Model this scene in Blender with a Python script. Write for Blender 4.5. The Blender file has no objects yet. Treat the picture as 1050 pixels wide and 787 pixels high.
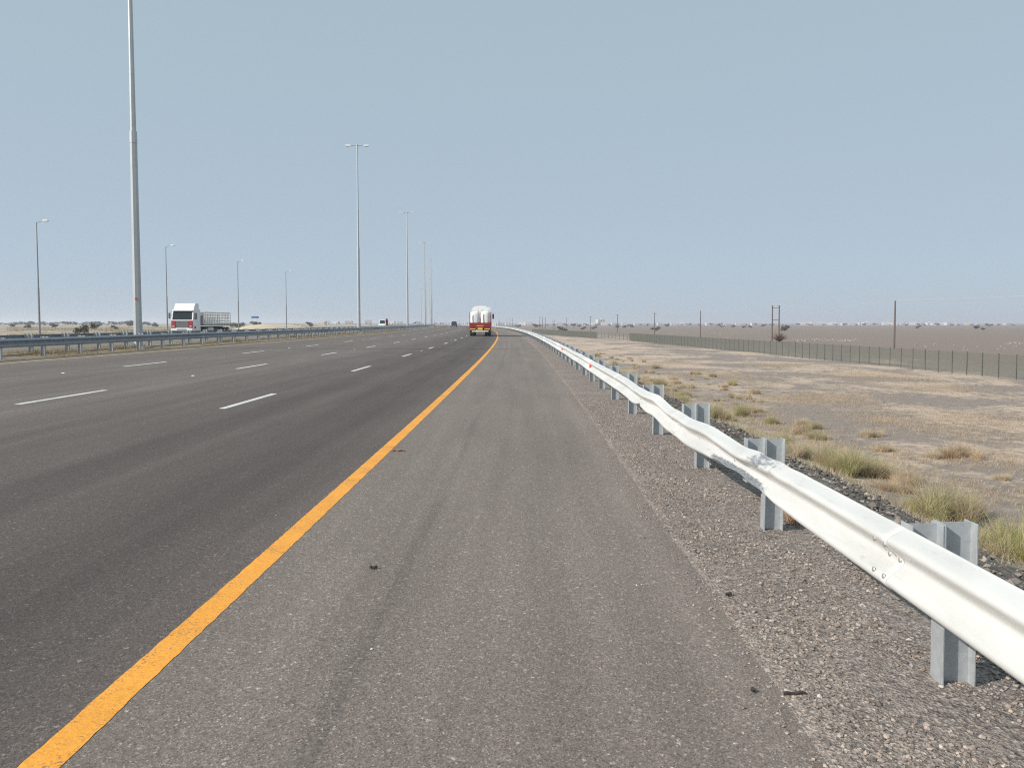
import bpy, math, random
import numpy as np
from mathutils import Vector, Matrix
random.seed(7); RNG = np.random.default_rng(11)
SC = bpy.context.scene
COL = SC.collection
rad = math.radians

# ------------------------------------------------------------------ road alignment
R, PH, X0 = 2500.0, rad(1.05), -1.70          # curve radius, heading and start of the yellow edge line
S_END = 900.0
def heading(s):                                # angle to the right of +Y
    return PH - min(s, S_END)/R
CX, CY = X0 - R*math.cos(PH), R*math.sin(PH)
def P(s, off):
    sc = min(s, S_END); h = PH - sc/R
    r = R + off
    x, y = CX + r*math.cos(h), CY - r*math.sin(h)
    if s > S_END:
        x += (s-S_END)*math.sin(h); y += (s-S_END)*math.cos(h)
    return x, y
def SO(x, y):                                  # inverse, valid on the arc
    a = math.atan2(-(y-CY), x-CX)
    return (PH - a)*R, math.hypot(x-CX, y-CY) - R
PROF = [(-3000,-1.0),(-60,-1.0),(-46,-0.75),(-42,-0.45),(-40.2,-0.05),(-38.6,-0.03),(-37.5,0.0),(-18.4,0.36),(-17.2,0.40),(-16.8,0.36),(-16.0,0.30),
        (-14.5,0.29),(0,0.0),(2.8,-0.056),(3.3,-0.07),(4.2,-0.10),(4.7,-0.20),(5.3,-0.46),(7.5,-1.42),(10.8,-2.92),(12.2,-3.1),(5000,-3.1)]
PX = np.array([p[0] for p in PROF]); PZ = np.array([p[1] for p in PROF])
def Z(off): return float(np.interp(off, PX, PZ))

# ------------------------------------------------------------------ materials
MATS = {}
def newmat(name):
    m = bpy.data.materials.new(name); m.use_nodes = True
    nt = m.node_tree; b = nt.nodes['Principled BSDF']
    MATS[name] = m
    return m, nt, b
def N(nt, t, **kw):
    n = nt.nodes.new(t)
    for k, v in kw.items():
        if k.startswith('in_'):
            n.inputs[k[3:].replace('_', ' ')].default_value = v
        else: setattr(n, k, v)
    return n
def ramp(nt, fac, stops, interp='LINEAR'):
    n = nt.nodes.new('ShaderNodeValToRGB'); e = n.color_ramp.elements; n.color_ramp.interpolation = interp
    while len(e) < len(stops): e.new(0.5)
    for el, (p, c) in zip(e, stops):
        el.position = p; el.color = (c, c, c, 1) if not hasattr(c, '__len__') else (*c, 1)
    nt.links.new(fac, n.inputs[0]); return n.outputs[0]
def mixc(nt, f, a, b, mode='MIX'):
    n = nt.nodes.new('ShaderNodeMix'); n.data_type = 'RGBA'; n.blend_type = mode
    for s, v in ((n.inputs[0], f), (n.inputs[6], a), (n.inputs[7], b)):
        if hasattr(v, 'is_output') or isinstance(v, bpy.types.NodeSocket): nt.links.new(v, s)
        elif hasattr(v, '__len__'): s.default_value = (*v, 1) if len(v) == 3 else v
        else: s.default_value = v
    return n.outputs[2]
def math_(nt, op, a, b=0.0, c=None, clamp=False):
    n = nt.nodes.new('ShaderNodeMath'); n.operation = op; n.use_clamp = clamp
    for i, v in enumerate([a, b] + ([c] if c is not None else [])):
        if isinstance(v, bpy.types.NodeSocket): nt.links.new(v, n.inputs[i])
        else: n.inputs[i].default_value = v
    return n.outputs[0]
def smooth(nt, v, a, b):                       # 0 below a, 1 above b
    n = nt.nodes.new('ShaderNodeMapRange'); n.interpolation_type = 'SMOOTHSTEP'; n.clamp = True
    nt.links.new(v, n.inputs[0]); n.inputs[1].default_value = a; n.inputs[2].default_value = b
    return n.outputs[0]
def noise(nt, vec, scale, detail=3.0, rough=0.55, dist=0.0):
    n = N(nt, 'ShaderNodeTexNoise'); n.inputs['Scale'].default_value = scale; n.inputs['Detail'].default_value = detail
    n.inputs['Roughness'].default_value = rough; n.inputs['Distortion'].default_value = dist
    nt.links.new(vec, n.inputs['Vector']); return n.outputs['Fac']
def voro(nt, vec, scale, out='Color'):
    n = N(nt, 'ShaderNodeTexVoronoi'); n.inputs['Scale'].default_value = scale
    nt.links.new(vec, n.inputs['Vector']); return n.outputs[out]
def stretch(nt, vec, sx, sy, sz=1):
    n = N(nt, 'ShaderNodeMapping'); n.inputs['Scale'].default_value = (sx, sy, sz); nt.links.new(vec, n.inputs['Vector']); return n.outputs[0]
def bump(nt, b, h, strength, dist):
    n = N(nt, 'ShaderNodeBump'); n.inputs['Strength'].default_value = strength; n.inputs['Distance'].default_value = dist
    nt.links.new(h, n.inputs['Height']); nt.links.new(n.outputs[0], b.inputs['Normal'])
def simple(name, col, rough=0.6, metal=0.0, var=0.12, scale=3.0, dirt=None, spec=0.5):
    m, nt, b = newmat(name)
    tc = N(nt, 'ShaderNodeTexCoord').outputs['Object']
    f = noise(nt, tc, scale, 4)
    lo = tuple(c*(1-var) for c in col); hi = tuple(min(1, c*(1+var)) for c in col)
    c = ramp(nt, f, [(0.3, lo), (0.7, hi)])
    if dirt:
        c = mixc(nt, math_(nt, 'MULTIPLY', smooth(nt, noise(nt, tc, scale*2.3, 6, 0.7), 0.5, 0.72), 0.6), c, dirt)
    nt.links.new(c, b.inputs['Base Color']); b.inputs['Roughness'].default_value = rough; b.inputs['Metallic'].default_value = metal
    b.inputs['Specular IOR Level'].default_value = spec
    return m

# asphalt: uv = (distance along the road, offset) in metres
def asphalt(name, lane, shoulder, opposite=False):
    m, nt, b = newmat(name)
    uv = N(nt, 'ShaderNodeUVMap').outputs[0]
    sep = N(nt, 'ShaderNodeSeparateXYZ'); nt.links.new(uv, sep.inputs[0]); S, O = sep.outputs[0], sep.outputs[1]
    broad = noise(nt, stretch(nt, uv, .25, 1.6), 1.0, 4)
    long_ = noise(nt, stretch(nt, uv, .02, 3.0), 1.0, 3)
    blot = noise(nt, uv, .8, 5, .6)
    if opposite: base = lane
    else:
        tr = math_(nt, 'ADD', O, math_(nt, 'MULTIPLY', math_(nt, 'SUBTRACT', blot, .5), .12))
        lane2 = mixc(nt, smooth(nt, tr, -3.2, -6.5), lane, (.150, .131, .120))
        base = mixc(nt, smooth(nt, tr, -.10, .02), lane2, shoulder)
        # polished, oil-darkened wheel paths in the outer lane
        for c, w, a in ((-1.15, .95, .42), (-2.75, .55, .30), (-5.2, 1.2, .16), (-8.9, 1.2, .12), (-12.4, 1.3, .10)):
            d = math_(nt, 'ABSOLUTE', math_(nt, 'SUBTRACT', tr, c))
            g = math_(nt, 'MULTIPLY', math_(nt, 'SUBTRACT', 1.0, smooth(nt, d, w*.15, w)), a)
            base = mixc(nt, g, base, (.052, .046, .042))
        # narrow dark paving joint in the shoulder
        wob = math_(nt, 'ADD', O, math_(nt, 'MULTIPLY', math_(nt, 'SUBTRACT', noise(nt, stretch(nt, uv, .35, 0), 1, 3), .5), .16))
        d = math_(nt, 'ABSOLUTE', math_(nt, 'SUBTRACT', wob, .93))
        g = math_(nt, 'MULTIPLY', math_(nt, 'SUBTRACT', 1.0, smooth(nt, d, .01, .11)), math_(nt, 'MULTIPLY', smooth(nt, noise(nt, stretch(nt, uv, .18, 9), 1.0, 5, .65), .34, .66), .40))
        base = mixc(nt, g, base, (.085, .080, .074))
        # sand blown along the left edge
        sd = smooth(nt, math_(nt, 'ADD', O, math_(nt, 'MULTIPLY', blot, .9)), -13.9, -14.6)
        n = math_(nt, 'SUBTRACT', 1.0, smooth(nt, math_(nt, 'ADD', O, math_(nt, 'MULTIPLY', blot, -.9)), -15.6, -14.75))
        base = mixc(nt, math_(nt, 'MULTIPLY', n, .65), base, (.30, .25, .19))
        # dust creeping in from the gravel edge
        n = smooth(nt, math_(nt, 'ADD', O, math_(nt, 'MULTIPLY', math_(nt, 'SUBTRACT', blot, .5), 1.2)), 2.2, 2.95)
        base = mixc(nt, math_(nt, 'MULTIPLY', n, .35), base, (.24, .215, .19))
    k = ramp(nt, broad, [(.25, .86), (.75, 1.12)])
    base = mixc(nt, 1.0, base, k, 'MULTIPLY')
    k = ramp(nt, long_, [(.3, .90), (.7, 1.09)])
    base = mixc(nt, 1.0, base, k, 'MULTIPLY')
    # aggregate: dark binder, grey chips, a few pale ones
    v1 = voro(nt, uv, 150); v2 = voro(nt, uv, 70)
    s1 = N(nt, 'ShaderNodeSeparateColor'); nt.links.new(v1, s1.inputs[0])
    s2 = N(nt, 'ShaderNodeSeparateColor'); nt.links.new(v2, s2.inputs[0])
    k = ramp(nt, s1.outputs[0], [(0, .55), (.3, .84), (.62, 1.0), (.88, 1.16), (.96, 1.45), (1, 2.0)])
    base = mixc(nt, 1.0, base, k, 'MULTIPLY')
    k = ramp(nt, s2.outputs[1], [(0, .80), (.12, .96), (.9, 1.03), (.975, 1.25), (1, 2.0)])
    base = mixc(nt, 1.0, base, k, 'MULTIPLY')
    tint = mixc(nt, math_(nt, 'MULTIPLY', s1.outputs[2], .6), base, mixc(nt, 1.0, base, (1.14, 1.0, .88), 'MULTIPLY'))
    nt.links.new(tint, b.inputs['Base Color'])
    b.inputs['Roughness'].default_value = .82; b.inputs['Specular IOR Level'].default_value = .35
    vd = voro(nt, uv, 150, 'Distance')
    bump(nt, b, vd, .35, .003)
    return m
asphalt('asphalt', (.107, .092, .085), (.196, .171, .154))
asphalt('asphalt_opposite', (.19, .175, .158), None, True)

def paint(name, col, wear):
    m, nt, b = newmat(name)
    tc = N(nt, 'ShaderNodeTexCoord').outputs['Object']
    f = noise(nt, tc, 2.5, 4); c = ramp(nt, f, [(.3, tuple(x*.88 for x in col)), (.7, col)])
    g = noise(nt, tc, 70, 3, .7)
    big = noise(nt, tc, 3.0, 4, .6)
    c = mixc(nt, math_(nt, 'MULTIPLY', smooth(nt, math_(nt, 'ADD', g, math_(nt, 'MULTIPLY', math_(nt, 'SUBTRACT', big, .5), .55)), .57, .68), wear), c, (.12, .10, .085))
    v = voro(nt, tc, 95); k = N(nt, 'ShaderNodeSeparateColor'); nt.links.new(v, k.inputs[0])
    c = mixc(nt, 1.0, c, ramp(nt, k.outputs[0], [(0, .84), (.5, 1.0), (1, 1.1)]), 'MULTIPLY')
    nt.links.new(c, b.inputs['Base Color']); b.inputs['Roughness'].default_value = .7
    bump(nt, b, voro(nt, tc, 95, 'Distance'), .3, .003)
paint('yellow_paint', (.86, .37, .045), .75)
paint('white_paint', (.72, .71, .67), .7)
paint('faded_yellow_paint', (.50, .38, .17), .8)

# ground, one sheet: verge gravel, rocky embankment, desert plain
def ground_mat():
    m, nt, b = newmat('ground')
    uv = N(nt, 'ShaderNodeUVMap').outputs[0]
    tc = N(nt, 'ShaderNodeTexCoord').outputs['Object']
    sep = N(nt, 'ShaderNodeSeparateXYZ'); nt.links.new(uv, sep.inputs[0]); O = sep.outputs[1]
    # plain
    big = noise(nt, stretch(nt, tc, .022, .010), 1.0, 5, .6, .6)
    mid = noise(nt, stretch(nt, tc, .16, .09), 1.0, 6, .65, .4)
    fin = noise(nt, tc, 1.6, 6, .7)
    pebb = noise(nt, tc, 9.0, 5, .75)
    grey = ramp(nt, fin, [(.25, (.222, .188, .164)), (.75, (.325, .275, .238))])
    tan = ramp(nt, fin, [(.25, (.475, .372, .285)), (.75, (.61, .485, .375))])
    near = math_(nt, 'SUBTRACT', 1.0, smooth(nt, O, 30, 52))     # grassier strip inside the fence
    lev = math_(nt, 'ADD', math_(nt, 'MULTIPLY', mid, .75), math_(nt, 'MULTIPLY', big, .45))
    lev = math_(nt, 'ADD', lev, math_(nt, 'MULTIPLY', near, .085))
    lev = math_(nt, 'ADD', lev, math_(nt, 'MULTIPLY', math_(nt, 'SUBTRACT', fin, .5), .35))
    lev = math_(nt, 'SUBTRACT', lev, math_(nt, 'MULTIPLY', smooth(nt, O, 42, 58), .11))
    pm = smooth(nt, lev, .61, .73)
    plain = mixc(nt, math_(nt, 'MULTIPLY', pm, .85), grey, tan)
    # left-hand plain: sandier, streaked
    left = mixc(nt, smooth(nt, mid, .40, .62), (.26, .225, .18), (.46, .385, .285))
    plain = mixc(nt, smooth(nt, O, -30, -46), plain, left)
    plain = mixc(nt, math_(nt, 'MULTIPLY', smooth(nt, O, 44, 60), .8), plain, mixc(nt, 1.0, plain, (.85, .80, .76), 'MULTIPLY'))
    bm = math_(nt, 'MULTIPLY', math_(nt, 'MULTIPLY', smooth(nt, O, -77, -73), math_(nt, 'SUBTRACT', 1.0, smooth(nt, O, -60, -57))), math_(nt, 'MULTIPLY', smooth(nt, sep.outputs[0], 206, 222), math_(nt, 'SUBTRACT', 1.0, smooth(nt, sep.outputs[0], 285, 300))))
    plain = mixc(nt, bm, plain, (.60, .50, .365))
    plain = mixc(nt, 1.0, plain, ramp(nt, pebb, [(.25, .72), (.5, 1.0), (.78, 1.32)]), 'MULTIPLY')
    # verge gravel
    v = voro(nt, tc, 55); k = N(nt, 'ShaderNodeSeparateColor'); nt.links.new(v, k.inputs[0])
    v2 = voro(nt, tc, 130); k2 = N(nt, 'ShaderNodeSeparateColor'); nt.links.new(v2, k2.inputs[0])
    gcol = ramp(nt, k.outputs[0], [(0, (.145, .125, .113)), (.35, (.235, .20, .176)), (.7, (.29, .246, .214)), (.95, (.35, .30, .26)), (1, (.46, .42, .38))])
    gcol = mixc(nt, 1.0, gcol, ramp(nt, k2.outputs[1], [(0, .68), (.5, 1.0), (1, 1.35)]), 'MULTIPLY')
    gcol = mixc(nt, 1.0, gcol, ramp(nt, noise(nt, tc, 1.1, 5, .6), [(.3, .86), (.7, 1.14)]), 'MULTIPLY')
    vm = math_(nt, 'MULTIPLY', smooth(nt, O, 1.0, 2.0), math_(nt, 'SUBTRACT', 1.0, smooth(nt, math_(nt, 'ADD', O, fin), 5.4, 5.9)))
    c = mixc(nt, vm, plain, gcol)
    # dark broken rock on the bank
    v3 = voro(nt, tc, 8.5); k3 = N(nt, 'ShaderNodeSeparateColor'); nt.links.new(v3, k3.inputs[0])
    rock = ramp(nt, k3.outputs[0], [(0, (.09, .082, .074)), (.5, (.19, .17, .148)), (1, (.30, .265, .225))])
    oo = math_(nt, 'ADD', O, math_(nt, 'MULTIPLY', math_(nt, 'SUBTRACT', fin, .5), 3.0))
    rm = math_(nt, 'MULTIPLY', smooth(nt, math_(nt, 'ADD', O, fin), 5.2, 5.7), math_(nt, 'SUBTRACT', 1.0, smooth(nt, oo, 8.2, 11.0)))
    c = mixc(nt, rm, c, rock)
    # median and left shoulder soil
    mm = math_(nt, 'MULTIPLY', smooth(nt, O, -19.6, -19.0), math_(nt, 'SUBTRACT', 1.0, smooth(nt, O, -15.5, -15.2)))
    med = ramp(nt, noise(nt, tc, 1.3, 6, .7), [(.3, (.20, .165, .125)), (.7, (.36, .295, .215))])
    c = mixc(nt, mm, c, med)
    nt.links.new(c, b.inputs['Base Color']); b.inputs['Roughness'].default_value = .95; b.inputs['Specular IOR Level'].default_value = .15
    h = math_(nt, 'ADD', math_(nt, 'MULTIPLY', voro(nt, tc, 55, 'Distance'), .010), math_(nt, 'MULTIPLY', pebb, .045))
    bump(nt, b, h, .75, 1.0)
ground_mat()

def galvan(name, lo, hi, rough, metal, spots=True):
    m, nt, b = newmat(name)
    tc = N(nt, 'ShaderNodeTexCoord').outputs['Object']
    f = noise(nt, stretch(nt, tc, 1, 1, .35), 7, 5, .6)
    c = ramp(nt, f, [(.3, lo), (.7, hi)])
    v = voro(nt, tc, 38); k = N(nt, 'ShaderNodeSeparateColor'); nt.links.new(v, k.inputs[0])
    c = mixc(nt, 1.0, c, ramp(nt, k.outputs[0], [(0, .93), (1, 1.07)]), 'MULTIPLY')
    c = mixc(nt, math_(nt, 'MULTIPLY', smooth(nt, noise(nt, tc, 4.0, 7, .72), .60, .72), .35), c, (.22, .19, .165))
    nt.links.new(c, b.inputs['Base Color']); b.inputs['Roughness'].default_value = rough; b.inputs['Metallic'].default_value = metal
    return m
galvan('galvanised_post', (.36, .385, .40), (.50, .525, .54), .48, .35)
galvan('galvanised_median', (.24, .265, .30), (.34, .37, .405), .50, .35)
# bright beam; scrapes and the crushed hump's shade are painted into its colour
m, nt, b = newmat('beam_white')
tc = N(nt, 'ShaderNodeTexCoord').outputs['Object']
uvn = N(nt, 'ShaderNodeUVMap').outputs[0]
f = noise(nt, stretch(nt, uvn, .8, 6), 1.6, 5, .6)
c = ramp(nt, f, [(.3, (.58, .58, .555)), (.7, (.71, .705, .675))])
gs = noise(nt, stretch(nt, uvn, .7, 9), 2.2, 8, .78)
c = mixc(nt, math_(nt, 'MULTIPLY', smooth(nt, gs, .56, .68), .38), c, (.36, .38, .40))
rs = noise(nt, uvn, 5.5, 8, .75)
c = mixc(nt, math_(nt, 'MULTIPLY', smooth(nt, rs, .63, .71), .45), c, (.33, .27, .21))
at = N(nt, 'ShaderNodeAttribute'); at.attribute_name = 'scrape_shade'
sc1 = noise(nt, stretch(nt, uvn, 2.2, 11), 3.0, 8, .8)
sm = smooth(nt, math_(nt, 'ADD', math_(nt, 'MULTIPLY', at.outputs['Fac'], .62), math_(nt, 'MULTIPLY', sc1, .75)), .66, .80)
c = mixc(nt, sm, c, ramp(nt, noise(nt, stretch(nt, uvn, 6, 20), 3, 5, .7), [(.3, (.10, .105, .115)), (.7, (.34, .36, .38))]))
nt.links.new(c, b.inputs['Base Color']); b.inputs['Roughness'].default_value = .40; b.inputs['Metallic'].default_value = .16
bump(nt, b, noise(nt, stretch(nt, uvn, 1, 3), 9, 3), .12, .006)

simple('bolt_steel', (.44, .43, .40), .5, .5)
simple('lamp_steel', (.47, .49, .49), .45, .25, .06, 1.2, (.40, .41, .40))
simple('lamp_dull', (.27, .285, .29), .5, .25, .08, 1.2)
simple('lamp_head', (.80, .81, .80), .4, .0, .04)
simple('lamp_lens', (.45, .47, .48), .2)
simple('concrete', (.42, .40, .37), .9, 0, .15, 6)
simple('red_marker', (.62, .05, .035), .4)
simple('white_vehicle_paint', (.80, .81, .81), .3, 0, .05, 1.5, (.60, .56, .50))
simple('red_vehicle_paint', (.235, .026, .024), .4, 0, .12, 1.5, (.22, .10, .08))
simple('red_bright', (.34, .04, .04), .35)
simple('dark_glass', (.02, .03, .03), .15, 0, .2)
simple('grey_plastic', (.10, .105, .11), .5, 0, .15)
simple('black_rubber', (.022, .022, .023), .8, 0, .2)
simple('chassis_dark', (.045, .045, .05), .7, 0, .25)
simple('bed_grey', (.30, .29, .28), .7, 0, .2)
simple('lattice_white', (.82, .80, .75), .6, 0, .15, 1.2, (.42, .36, .30))
simple('bag_white', (.80, .80, .79), .75, 0, .06, 1.6)
simple('bag_strap', (.25, .27, .30), .8)
simple('amber', (.80, .36, .05), .35)
simple('plate_yellow', (.78, .50, .07), .5)
simple('silver', (.55, .56, .57), .35, .5)
simple('blue_sign', (.035, .12, .32), .5)
simple('sign_white', (.78, .78, .76), .5)
simple('suv_paint', (.045, .05, .06), .25)
simple('lumber', (.12, .11, .10), .9, 0, .4, 2)
simple('wood_pole', (.13, .097, .085), .85, 0, .25, 2)
simple('insulator', (.50, .48, .45), .4)
simple('wire', (.62, .62, .62), .5, .3)
simple('fence_green', (.060, .072, .060), .6, 0, .15)
simple('fence_mesh', (.17, .175, .145), .6, 0, .1)
simple('house_white', (.58, .56, .53), .85, 0, .08, .3)
simple('house_tan', (.52, .45, .36), .85, 0, .1, .3)
simple('house_dark', (.06, .06, .07), .4)
simple('sand', (.50, .42, .31), .95, 0, .12, .5, spec=.1)
simple('trunk', (.12, .09, .065), .9, 0, .25)
simple('acacia_leaf', (.085, .088, .055), .8, 0, .35, .9, spec=.2)
simple('dry_twig', (.135, .082, .058), .9, 0, .3, 2, spec=.1)
simple('pale_stone', (.56, .52, .45), .95, 0, .15, 2)
simple('scrap', (.045, .035, .03), .7, 0, .3, 30)
simple('brown_scrap', (.25, .15, .09), .8, 0, .2, 30)

def attr_mat(name, rough=.9, trans=0.0, spec=.15):
    m, nt, b = newmat(name)
    a = N(nt, 'ShaderNodeAttribute'); a.attribute_name = 'Col'
    nt.links.new(a.outputs['Color'], b.inputs['Base Color'])
    b.inputs['Roughness'].default_value = rough; b.inputs['Specular IOR Level'].default_value = spec
    if trans:
        t = N(nt, 'ShaderNodeBsdfTranslucent'); nt.links.new(a.outputs['Color'], t.inputs[0])
        mx = N(nt, 'ShaderNodeMixShader'); mx.inputs[0].default_value = trans
        nt.links.new(b.outputs[0], mx.inputs[1]); nt.links.new(t.outputs[0], mx.inputs[2])
        nt.links.new(mx.outputs[0], nt.nodes['Material Output'].inputs[0])
attr_mat('stone'); attr_mat('blade', .75, .5)

# ------------------------------------------------------------------ mesh helpers
class MB:
    def __init__(s): s.v = []; s.f = []; s.sm = []
    def add(s, vs, fs, smooth=False):
        o = len(s.v); s.v += [tuple(v) for v in vs]; s.f += [tuple(i+o for i in f) for f in fs]; s.sm += [smooth]*len(fs); return s
    def box(s, cx, cy, cz, sx, sy, sz, bev=0.0, M=None):
        x, y, z = sx/2, sy/2, sz/2
        if bev <= 0:
            vs = [(a*x, b*y, c*z) for c in (-1, 1) for a, b in ((-1,-1),(1,-1),(1,1),(-1,1))]
            fs = [(3,2,1,0),(4,5,6,7),(0,1,5,4),(1,2,6,5),(2,3,7,6),(3,0,4,7)]
        else:
            q = min(bev, x*.9, y*.9, z*.9); vs = []; fs = []
            ring = [(-x+q,-y),(x-q,-y),(x,-y+q),(x,y-q),(x-q,y),(-x+q,y),(-x,y-q),(-x,-y+q)]
            ins = [(-x+q,-y+q),(x-q,-y+q),(x-q,-y+q),(x-q,y-q),(x-q,y-q),(-x+q,y-q),(-x+q,y-q),(-x+q,-y+q)]
            for zz in (-z+q, z-q): vs += [(a, b, zz) for a, b in ring]
            vs += [(ins[i][0], ins[i][1], -z) for i in (0,2,4,6)] + [(ins[i][0], ins[i][1], z) for i in (0,2,4,6)]
            for i in range(8): fs.append((i, (i+1)%8, 8+(i+1)%8, 8+i))
            B, T = 16, 20
            fs += [(B+3,B+2,B+1,B), (T,T+1,T+2,T+3)]
            for k in range(4):
                a0, a1 = 2*k, 2*k+1; nk = (k+1)%4
                fs += [(B+k, B+nk, a1, a0), (a1, B+nk, (a1+1)%8), (8+a0, 8+a1, T+nk, T+k), (8+a1, 8+(a1+1)%8, T+nk)]
        if M is not None: vs = [M @ Vector(v) for v in vs]
        return s.add([(v[0]+cx, v[1]+cy, v[2]+cz) for v in vs], fs)
    def tube(s, pts, rs, n=8, cap=True, smooth=True):
        pts = [Vector(p) for p in pts]; vs = []; fs = []
        if not hasattr(rs, '__len__'): rs = [rs]*len(pts)
        for i, p in enumerate(pts):
            t = (pts[min(i+1, len(pts)-1)] - pts[max(i-1, 0)]).normalized()
            u = t.orthogonal().normalized() if abs(t.z) < .95 else Vector((1, 0, 0)); u = (u - t*u.dot(t)).normalized(); w = t.cross(u)
            vs += [p + (u*math.cos(2*math.pi*k/n) + w*math.sin(2*math.pi*k/n))*rs[i] for k in range(n)]
        for i in range(len(pts)-1):
            for k in range(n): fs.append((i*n+k, i*n+(k+1)%n, (i+1)*n+(k+1)%n, (i+1)*n+k))
        s.add(vs, fs, smooth)
        if cap: s.add(vs[:n], [tuple(range(n-1, -1, -1))]); s.add(vs[-n:], [tuple(range(n))])
        return s
    def prism(s, outline, axis, a, b):         # outline of 2D points extruded along axis from a to b
        n = len(outline)
        def mk(p, q, t): return {'x': (t, p, q), 'y': (p, t, q), 'z': (p, q, t)}[axis]
        vs = [mk(p, q, a) for p, q in outline] + [mk(p, q, b) for p, q in outline]
        fs = [(i, (i+1)%n, n+(i+1)%n, n+i) for i in range(n)] + [tuple(range(n-1,-1,-1)), tuple(range(n, 2*n))]
        return s.add(vs, fs)
    def mesh(s, name, mat):
        me = bpy.data.meshes.new(name); me.from_pydata(s.v, [], s.f); me.materials.append(MATS[mat])
        me.polygons.foreach_set('use_smooth', s.sm)
        import bmesh
        bm = bmesh.new(); bm.from_mesh(me); bmesh.ops.recalc_face_normals(bm, faces=bm.faces); bm.to_mesh(me); bm.free()
        return me
    def build(s, name, mat, parent=None, loc=(0,0,0), rz=0):
        return link(name, s.mesh(name, mat), parent, loc, rz)
def link(name, data, parent=None, loc=(0,0,0), rz=0):
    o = bpy.data.objects.new(name, data); COL.objects.link(o)
    o.location = loc; o.rotation_euler = (0, 0, rz)
    if parent is not None: o.parent = parent
    return o
def tag(o, label=None, cat=None, group=None, kind=None):
    for k, v in (('label', label), ('category', cat), ('group', group), ('kind', kind)):
        if v: o[k] = v
    return o
def thing(name, label, cat, loc=(0,0,0), rz=0, group=None):
    return tag(link(name, None, None, loc, rz), label, cat, group)
def copy_tree(o, parent=None):
    c = o.copy(); COL.objects.link(c)
    if parent is not None: c.parent = parent
    for ch in list(o.children): copy_tree(ch, c)
    return c
def fastmesh(name, V, F, mat, col=None, smooth=False, uv=None):
    me = bpy.data.meshes.new(name); nf, k = F.shape
    me.vertices.add(len(V)); me.vertices.foreach_set('co', V.astype(np.float32).ravel())
    me.loops.add(nf*k); me.loops.foreach_set('vertex_index', F.astype(np.int32).ravel())
    me.polygons.add(nf); me.polygons.foreach_set('loop_start', (np.arange(nf)*k).astype(np.int32))
    me.polygons.foreach_set('use_smooth', np.full(nf, smooth))
    if col is not None:
        a = me.color_attributes.new('Col', 'FLOAT_COLOR', 'POINT')
        a.data.foreach_set('color', np.hstack([col, np.ones((len(col), 1))]).astype(np.float32).ravel())
    if uv is not None:
        l = me.uv_layers.new(name='UVMap'); l.data.foreach_set('uv', uv[F.ravel()].astype(np.float32).ravel())
    me.materials.append(MATS[mat]); me.update(calc_edges=True); me.validate()
    return me

# ------------------------------------------------------------------ ground, roads, markings (setting)
def sweep(name, mat, offs, ss, dz, zfun=None):
    V = []; UV = []
    for s in ss:
        for o in offs:
            jit = (.022*math.sin(s*1.7)+.018*math.sin(s*4.1+1)+.014*math.sin(s*9.3+2)) if name == 'road' and o > 2.8 else 0
            x, y = P(s, o+jit); z = (zfun(s, o) if zfun else Z(o)) + dz
            V.append((x, y, z)); UV.append((s, o))
    n = len(offs); ii, jj = np.meshgrid(np.arange(len(ss)-1), np.arange(n-1), indexing='ij')
    a = (ii*n + jj).ravel(); F = np.stack([a, a+1, a+n+1, a+n], 1)
    return link(name, fastmesh(name, np.array(V), F, mat, uv=np.array(UV), smooth=True))
def hnoise(s, o):
    return (math.sin(s*.071+o*.13)+math.sin(s*.19-o*.083+1.3)+math.sin(s*.033+o*.31+.5)*.7)
def gz(s, o):
    z = Z(o)
    if -38.2 < o < -18.3 or -15.5 < o < 2.7: z -= .12
    elif 2.7 <= o < 2.88: z -= .004
    elif 2.88 <= o < 4.3: z += .006
    elif o > 11: z += .055*hnoise(s, o)*min(1, (o-11)/6)
    elif 4.5 < o < 11: z += .06*math.sin(s*1.9+o*3)+.05*math.sin(s*.83-o*2.1)
    elif o < -44: z += .07*hnoise(s, o)
    if -78 < o < -57:                          # low sandy berm beside the far carriageway
        w = max(0, 1-((o+66)/9)**2); e = max(0, min(1, (s-205)/25))*max(0, min(1, (300-s)/25))
        z += 2.0*w*e
    return z
g_off = [-1500,-900,-500,-300,-200,-140,-100,-84,-78,-75,-72,-69,-66,-63,-60,-57,-52,-48,-46,-44,-42,-40.4,-39.4,-38.5,-38.2,-38.1,-18.45,-18.2,-17.6,-17.2,-16.8,-16.3,-16.0,-15.6,-15.45,
         2.6,2.75,2.9,3.1,3.3,3.8,4.3,4.5,4.75,5.1,5.5,6,6.6,7.3,8,8.7,9.5,10.2,11,12,13,14.5,16,18,20,23,26,30,35,40,46,54,64,76,90,110,140,200,300,450,700,1000,1500,2200,3200,4500]
g_s = [-80,-40,-20,-10]+[x*1.0 for x in range(-5, 60)]+list(range(60, 200, 4))+list(range(200, 420, 8))+list(range(420, 900, 30))+[900,1000,1150,1300,1600,2000,2500,3200,4000,4600]
tag(sweep('ground', 'ground', g_off, g_s, 0, gz), kind='structure')
r_s = [-40,-20,-10,-5,-2]+[q*.12 for q in range(0, 250)]+list(range(30, 60, 1))+list(range(60, 300, 4))+list(range(300, 900, 20))+[900,1000,1300,2000,2600]
def ragged(s, o):
    return Z(o)
road = sweep('road', 'asphalt', [-15.4,-14.5,-10.5,-7,-3.5,0,1.4,2.5,2.86], r_s, 0.0)
tag(road, kind='structure')
oroad = sweep('opposite_road', 'asphalt_opposite', [-38.1,-36,-32,-26,-20,-18.4], r_s, 0.0)
tag(oroad, kind='structure')
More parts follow.
